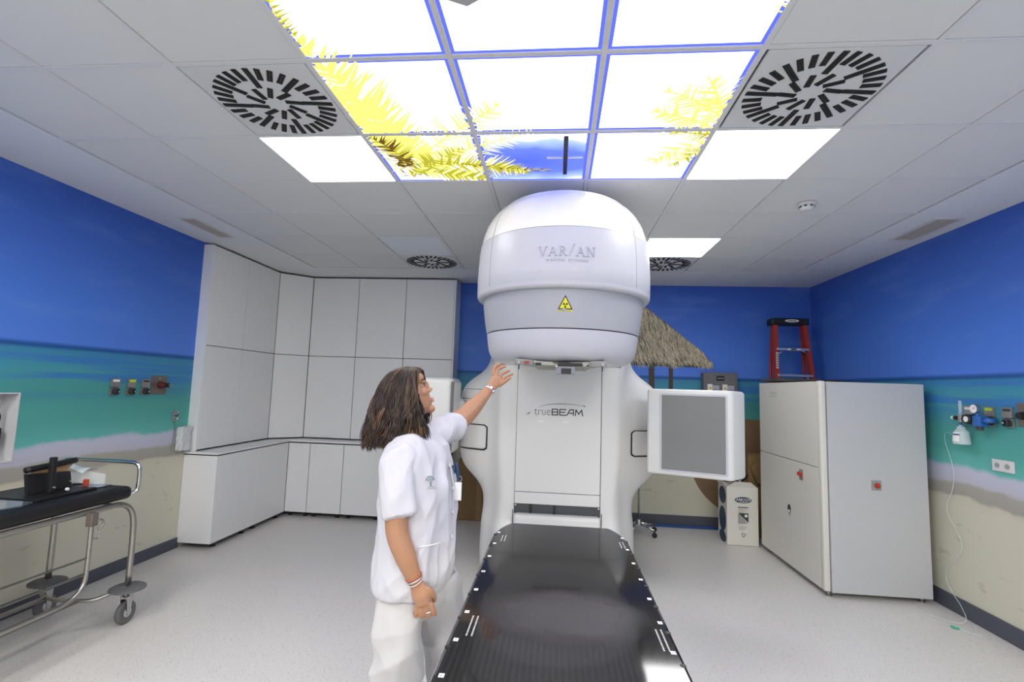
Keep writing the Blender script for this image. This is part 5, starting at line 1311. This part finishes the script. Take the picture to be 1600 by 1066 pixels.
# collar band, pocket, buttons, emblem
ring((-.578, 1.968, 1.400), (.15, 0, 1), .070, .95, 'scrub', 'collar', tun, .008)
def tpos(ang, z, off=.002):
    # point on the tunic surface by angle from the facing direction
    secs = [(.792, -.537, 1.955, .118, .175), (.835, -.532, 1.955, .132, .180), (.93, -.528, 1.955, .134, .168), (1.02, -.528, 1.955, .134, .160), (1.10, -.530, 1.955, .134, .160), (1.18, -.534, 1.958, .134, .165), (1.25, -.540, 1.962, .122, .170), (1.31, -.548, 1.965, .100, .165), (1.35, -.558, 1.967, .082, .130)]
    for i in range(len(secs)-1):
        if z <= secs[i+1][0] or i == len(secs)-2:
            a, b = secs[i], secs[i+1]; t_ = (z-a[0])/(b[0]-a[0]); s_ = [a[k]+(b[k]-a[k])*t_ for k in range(5)]; break
    e = 2.35; c = math.cos(ang); s = math.sin(ang)
    u = (s_[3])*math.copysign(abs(c)**(2/e), c); v = (s_[4])*math.copysign(abs(s)**(2/e), s)
    dv_ = Vector((u, v, 0)); dv_ = dv_+dv_.normalized()*off; q = math.radians(TB); dv_ = Matrix.Rotation(q, 3, 'Z') @ dv_
    return Vector((s_[1]+dv_.x, s_[2]+dv_.y, z))
tube('placket', [tpos(.16, .80+.5*k/20, .003) for k in range(21)], .0035, 'scrub', tun, 6)
for z in (.90, .985, 1.075, 1.165, 1.25):
    p = tpos(.10, z, .006); v, f = ball(p, (.004, .006, .006)); mesh('button', v, f, 'silver' if False else 'white', tun, True)
tube('pocket_seam', [tpos(-.95+.62*k/10, .985, .006) for k in range(11)], .0022, 'paper', tun, 6)
tube('pocket_seam', [tpos(-.95, .985-.012*k, .0045) for k in range(11)], .0014, 'scrub', tun, 6)
for k in range(12): pass
em = mat('emblem_green_grey', (.22, .30, .30), .6)
cz, ca = 1.203, -.62
tube('emblem', [tpos(ca+.11*math.cos(a*PI/8), cz+.012+.014*math.sin(a*PI/8), .011) for a in range(9)], .0022, em, tun, 5)
tube('emblem', [tpos(ca+.06*math.cos(a*PI/8), cz+.010+.007*math.sin(a*PI/8), .011) for a in range(9)], .0014, em, tun, 5)
v, f = ball(tpos(ca, cz+.002, .010), (.004, .003, .011)); mesh('emblem', v, f, em, tun, True)
for z_, w_ in ((cz-.010, .09), (cz-.016, .12)): tube('emblem', [tpos(ca-w_+2*w_*k/6, z_, .011) for k in range(7)], .0008, em, tun, 4)
pg = [loft([(.74, -.525, 1.95, .115, .145, TB), (.82, -.53, 1.955, .112, .145, TB), (.88, -.53, 1.955, .10, .13, TB)], 30),
      limb([(-.553, 1.875, .80), (-.552, 1.868, .68), (-.550, 1.862, .55), (-.570, 1.86, .42), (-.592, 1.86, .25), (-.598, 1.86, .08)], [.086, .089, .086, .078, .080, .082], 5, 22),
      limb([(-.47, 2.03, .80), (-.440, 2.05, .68), (-.425, 2.06, .55), (-.415, 2.07, .42), (-.42, 2.085, .25), (-.43, 2.10, .08)], [.095, .088, .080, .074, .076, .080], 5, 22),
      limb([(-.53, 1.93, .76), (-.50, 1.98, .76)], [.10, .10], 3, 20)]
remeshed('trousers', pg, .006, 'trousers', wm, 3, wr(.017, [((.9, 0, .5), 8, 2.2, .8), ((-.6, .2, 1), 8, 2, .7), ((.1, 0, 1), 12, 2, .4)]))
for (x, y) in ((-.58, 1.86), (-.41, 2.10)):
    geo = [ball((x+.04, y, .045), (.135, .048, .042)), ball((x-.04, y, .05), (.06, .042, .05))]
    remeshed('shoe', geo, .006, 'white', wm, 2, lambda co, n: Vector((co.x, co.y, max(co.z, .002))))
# bracelet, watch, ring, badge
wd_ = (WR-Vector((-.515, 1.772, .955))).normalized()
ring(WR-wd_*.022, wd_, .0285, 1., 'coral', 'bracelet', wm, .0028, 28); ring(WR-wd_*.012, wd_, .0275, 1., 'silver', 'bracelet', wm, .0026, 28); ring(WR-wd_*.003, wd_+Vector((0, .1, .1)), .0270, 1., 'white', 'bracelet', wm, .0018, 28)
v2 = (W2-Vector((-.392, 2.365, 1.467))).normalized()
for k in range(14):
    a = 2*PI*k/14; u = v2.orthogonal().normalized(); w_ = v2.cross(u); p = W2-v2*.012+u*math.cos(a)*.027+w_*math.sin(a)*.027
    R_ = Matrix((v2, (u*-math.sin(a)+w_*math.cos(a)), (u*math.cos(a)+w_*math.sin(a)))).transposed()
    bm = bmesh.new(); bm_box(bm, -.009, .009, -.0062, .0062, -.0028, .0028, .0015, 1)
    for v in bm.verts: v.co = R_ @ v.co+p
    bm_obj('watch_link' if k != 4 else 'watch_case', bm, 'silver', wm, False)
kn = b_[1]+Vector((.010, .0, -.022))
ring(kn, (.28, .15, -.9), .0108, 1., 'silver', 'finger_ring', wm, .003, 18)
bd = tpos(.22, 1.20, .012)
bg_ = box('badge', bd.x-.004, bd.x+.026, bd.y-.004, bd.y-.002, 1.115, 1.185, 'paper', wm, bev=.001)
lan = joined_tubes('lanyard', [([bd+Vector((.0, -.002, .06)), bd+Vector((.008, -.004, .03)), bd+Vector((.012, -.004, -.01))], .007, 6, 4), ([bd+Vector((-.012, -.002, .05)), bd+Vector((.0, -.006, .02))], .006, 6, 0)], 'navy', wm)
ring(bd+Vector((.016, -.004, -.002)), (.5, -1, 0), .010, 1., 'brass', 'badge_clip', wm, .0018, 18)
# hair: a mass of wavy strands
def hair():
    VS = []; FS = []; CO = []
    ctop = Vector((-.600, 1.965, 1.634)); fa = math.radians(14)
    def env(phi, v):
        """envelope point; phi measured from the face direction, v 0 crown .. 1 ends"""
        a = phi+fa
        back = .5-.5*math.cos(phi)   # 0 at the face, 1 at the back
        if v < .38:
            q = v/.38*PI/2; r_ = math.sin(q)**.82; z = ctop.z-(1-math.cos(q))*.112
        else:
            q = (v-.38)/.62; r_ = 1+.20*math.sin(q*2.2)*(.35+.65*back)-.05*q; z = ctop.z-.112-q*(.195+.020*back)
        rx = .094+.010*back+(.022*back if v > .4 else .022*back*v/.4); ry = .098
        cx = -.592
        x = cx+math.cos(a)*rx*r_-max(0, v-.35)*.03; y = 1.968+math.sin(a)*ry*r_
        if abs(phi) < 1.4 and v > .38: x += (v-.38)*.10*(1-abs(phi)/1.6)
        xl = [(1.28, -.487), (1.33, -.49), (1.40, -.507), (1.45, -.524), (1.50, -.542), (1.55, -.550), (1.60, -.550), (1.66, -.552)]
        for i_ in range(7):
            if xl[i_][0] <= z <= xl[i_+1][0]:
                lim = xl[i_][1]+(xl[i_+1][1]-xl[i_][1])*(z-xl[i_][0])/(xl[i_+1][0]-xl[i_][0]); x = min(x, lim-.004*(1+math.sin(phi*9)))
        return Vector((x, y, z))
    for L_ in range(400):
        phi0 = random.uniform(-PI, PI); top_ = L_ >= 330
        if abs(phi0) < .80 and not top_: continue
        v1 = random.uniform(.88, 1.03) if abs(phi0) > 1.0 else random.uniform(.72, 1.0)
        v0 = random.uniform(0, .12) if random.random() < .6 else random.uniform(.1, .5)
        if top_: v0 = 0; v1 = random.uniform(.22, .30) if abs(phi0) < .8 else random.uniform(.4, .7)
        lay0 = random.choice([.90, .96, 1.0, 1.03]); ph1 = random.uniform(0, 6.28); ph2 = random.uniform(0, 6.28); amp = random.uniform(.005, .017); fr = random.uniform(8, 15)
        h_ = random.random(); base = (.022, .012, .0075) if h_ < .66 else ((.040, .021, .012) if h_ < .90 else (.090, .045, .018))
        stray = random.random() < .07
        for s_ in range(11):
            phi = phi0+random.gauss(0, .055); lay = lay0+random.gauss(0, .022); e1 = ph1+random.gauss(0, .25); e2 = ph2+random.gauss(0, .25); vv1 = v1+random.uniform(-.06, .02); pts = []; K = 17
            for k in range(K+1):
                v = v0+(vv1-v0)*k/K
                p = env(phi+.14*math.sin(v*6+ph1)*v, v); c = Vector((-.595, 1.968, p.z)); d = p-c; d.z = 0
                w_ = amp*min(1, v*1.7)*(.7+.9*v)
                p = c+d*(lay+(.12*v if stray else 0)); dn_ = d.normalized() if d.length > 1e-4 else Vector((1, 0, 0)); tn = Vector((-dn_.y, dn_.x, 0))
                p += tn*math.sin(v*fr+e1)*w_+dn_*math.cos(v*fr+e2)*w_*.7
                pts.append(p)
            r0_ = random.uniform(.0009, .0020)*(.5 if stray else 1); rr = [r0_*(.6+.9*math.sin(PI*min(1, .12+.80*k/K)))*(1 if k < K else .2) for k in range(K+1)]
            v_, f_ = tube_geo(pts, rr, 4, caps=False)
            o = len(VS); VS += v_; FS += [tuple(q+o for q in t_) for t_ in f_]
            b = random.uniform(.6, 1.4)
            for k in range(K+1):
                tt = k/K; g = b*(1+(.8 if h_ > .66 else .25)*tt); CO += [(base[0]*g, base[1]*g, base[2]*g)]*4
    # inner mass so nothing shows through
    S = []; nu, nv = 28, 18; o = len(VS)
    for j in range(nv+1):
        for i in range(nu):
            phi = -PI+2*PI*i/nu; v = j/nv*.97; p = env(phi, v); c = Vector((-.595, 1.968, p.z)); k_ = .985 if v < .5 else .92
            if abs(phi) < .80 and v > .20: k_ = .45
            elif abs(phi) < .95 and v > .20: k_ = .65
            VS.append(c+(p-c)*k_); CO.append((.018, .010, .006))
    for j in range(nv):
        for i in range(nu):
            k = (i+1) % nu; FS.append((o+j*nu+i, o+(j+1)*nu+i, o+(j+1)*nu+k, o+j*nu+k))
    FS.append(tuple(o+nv*nu+i for i in range(nu)))
    return mesh('hair', VS, FS, 'hair', wm, True, CO)
hair()
# crown hairline over the forehead
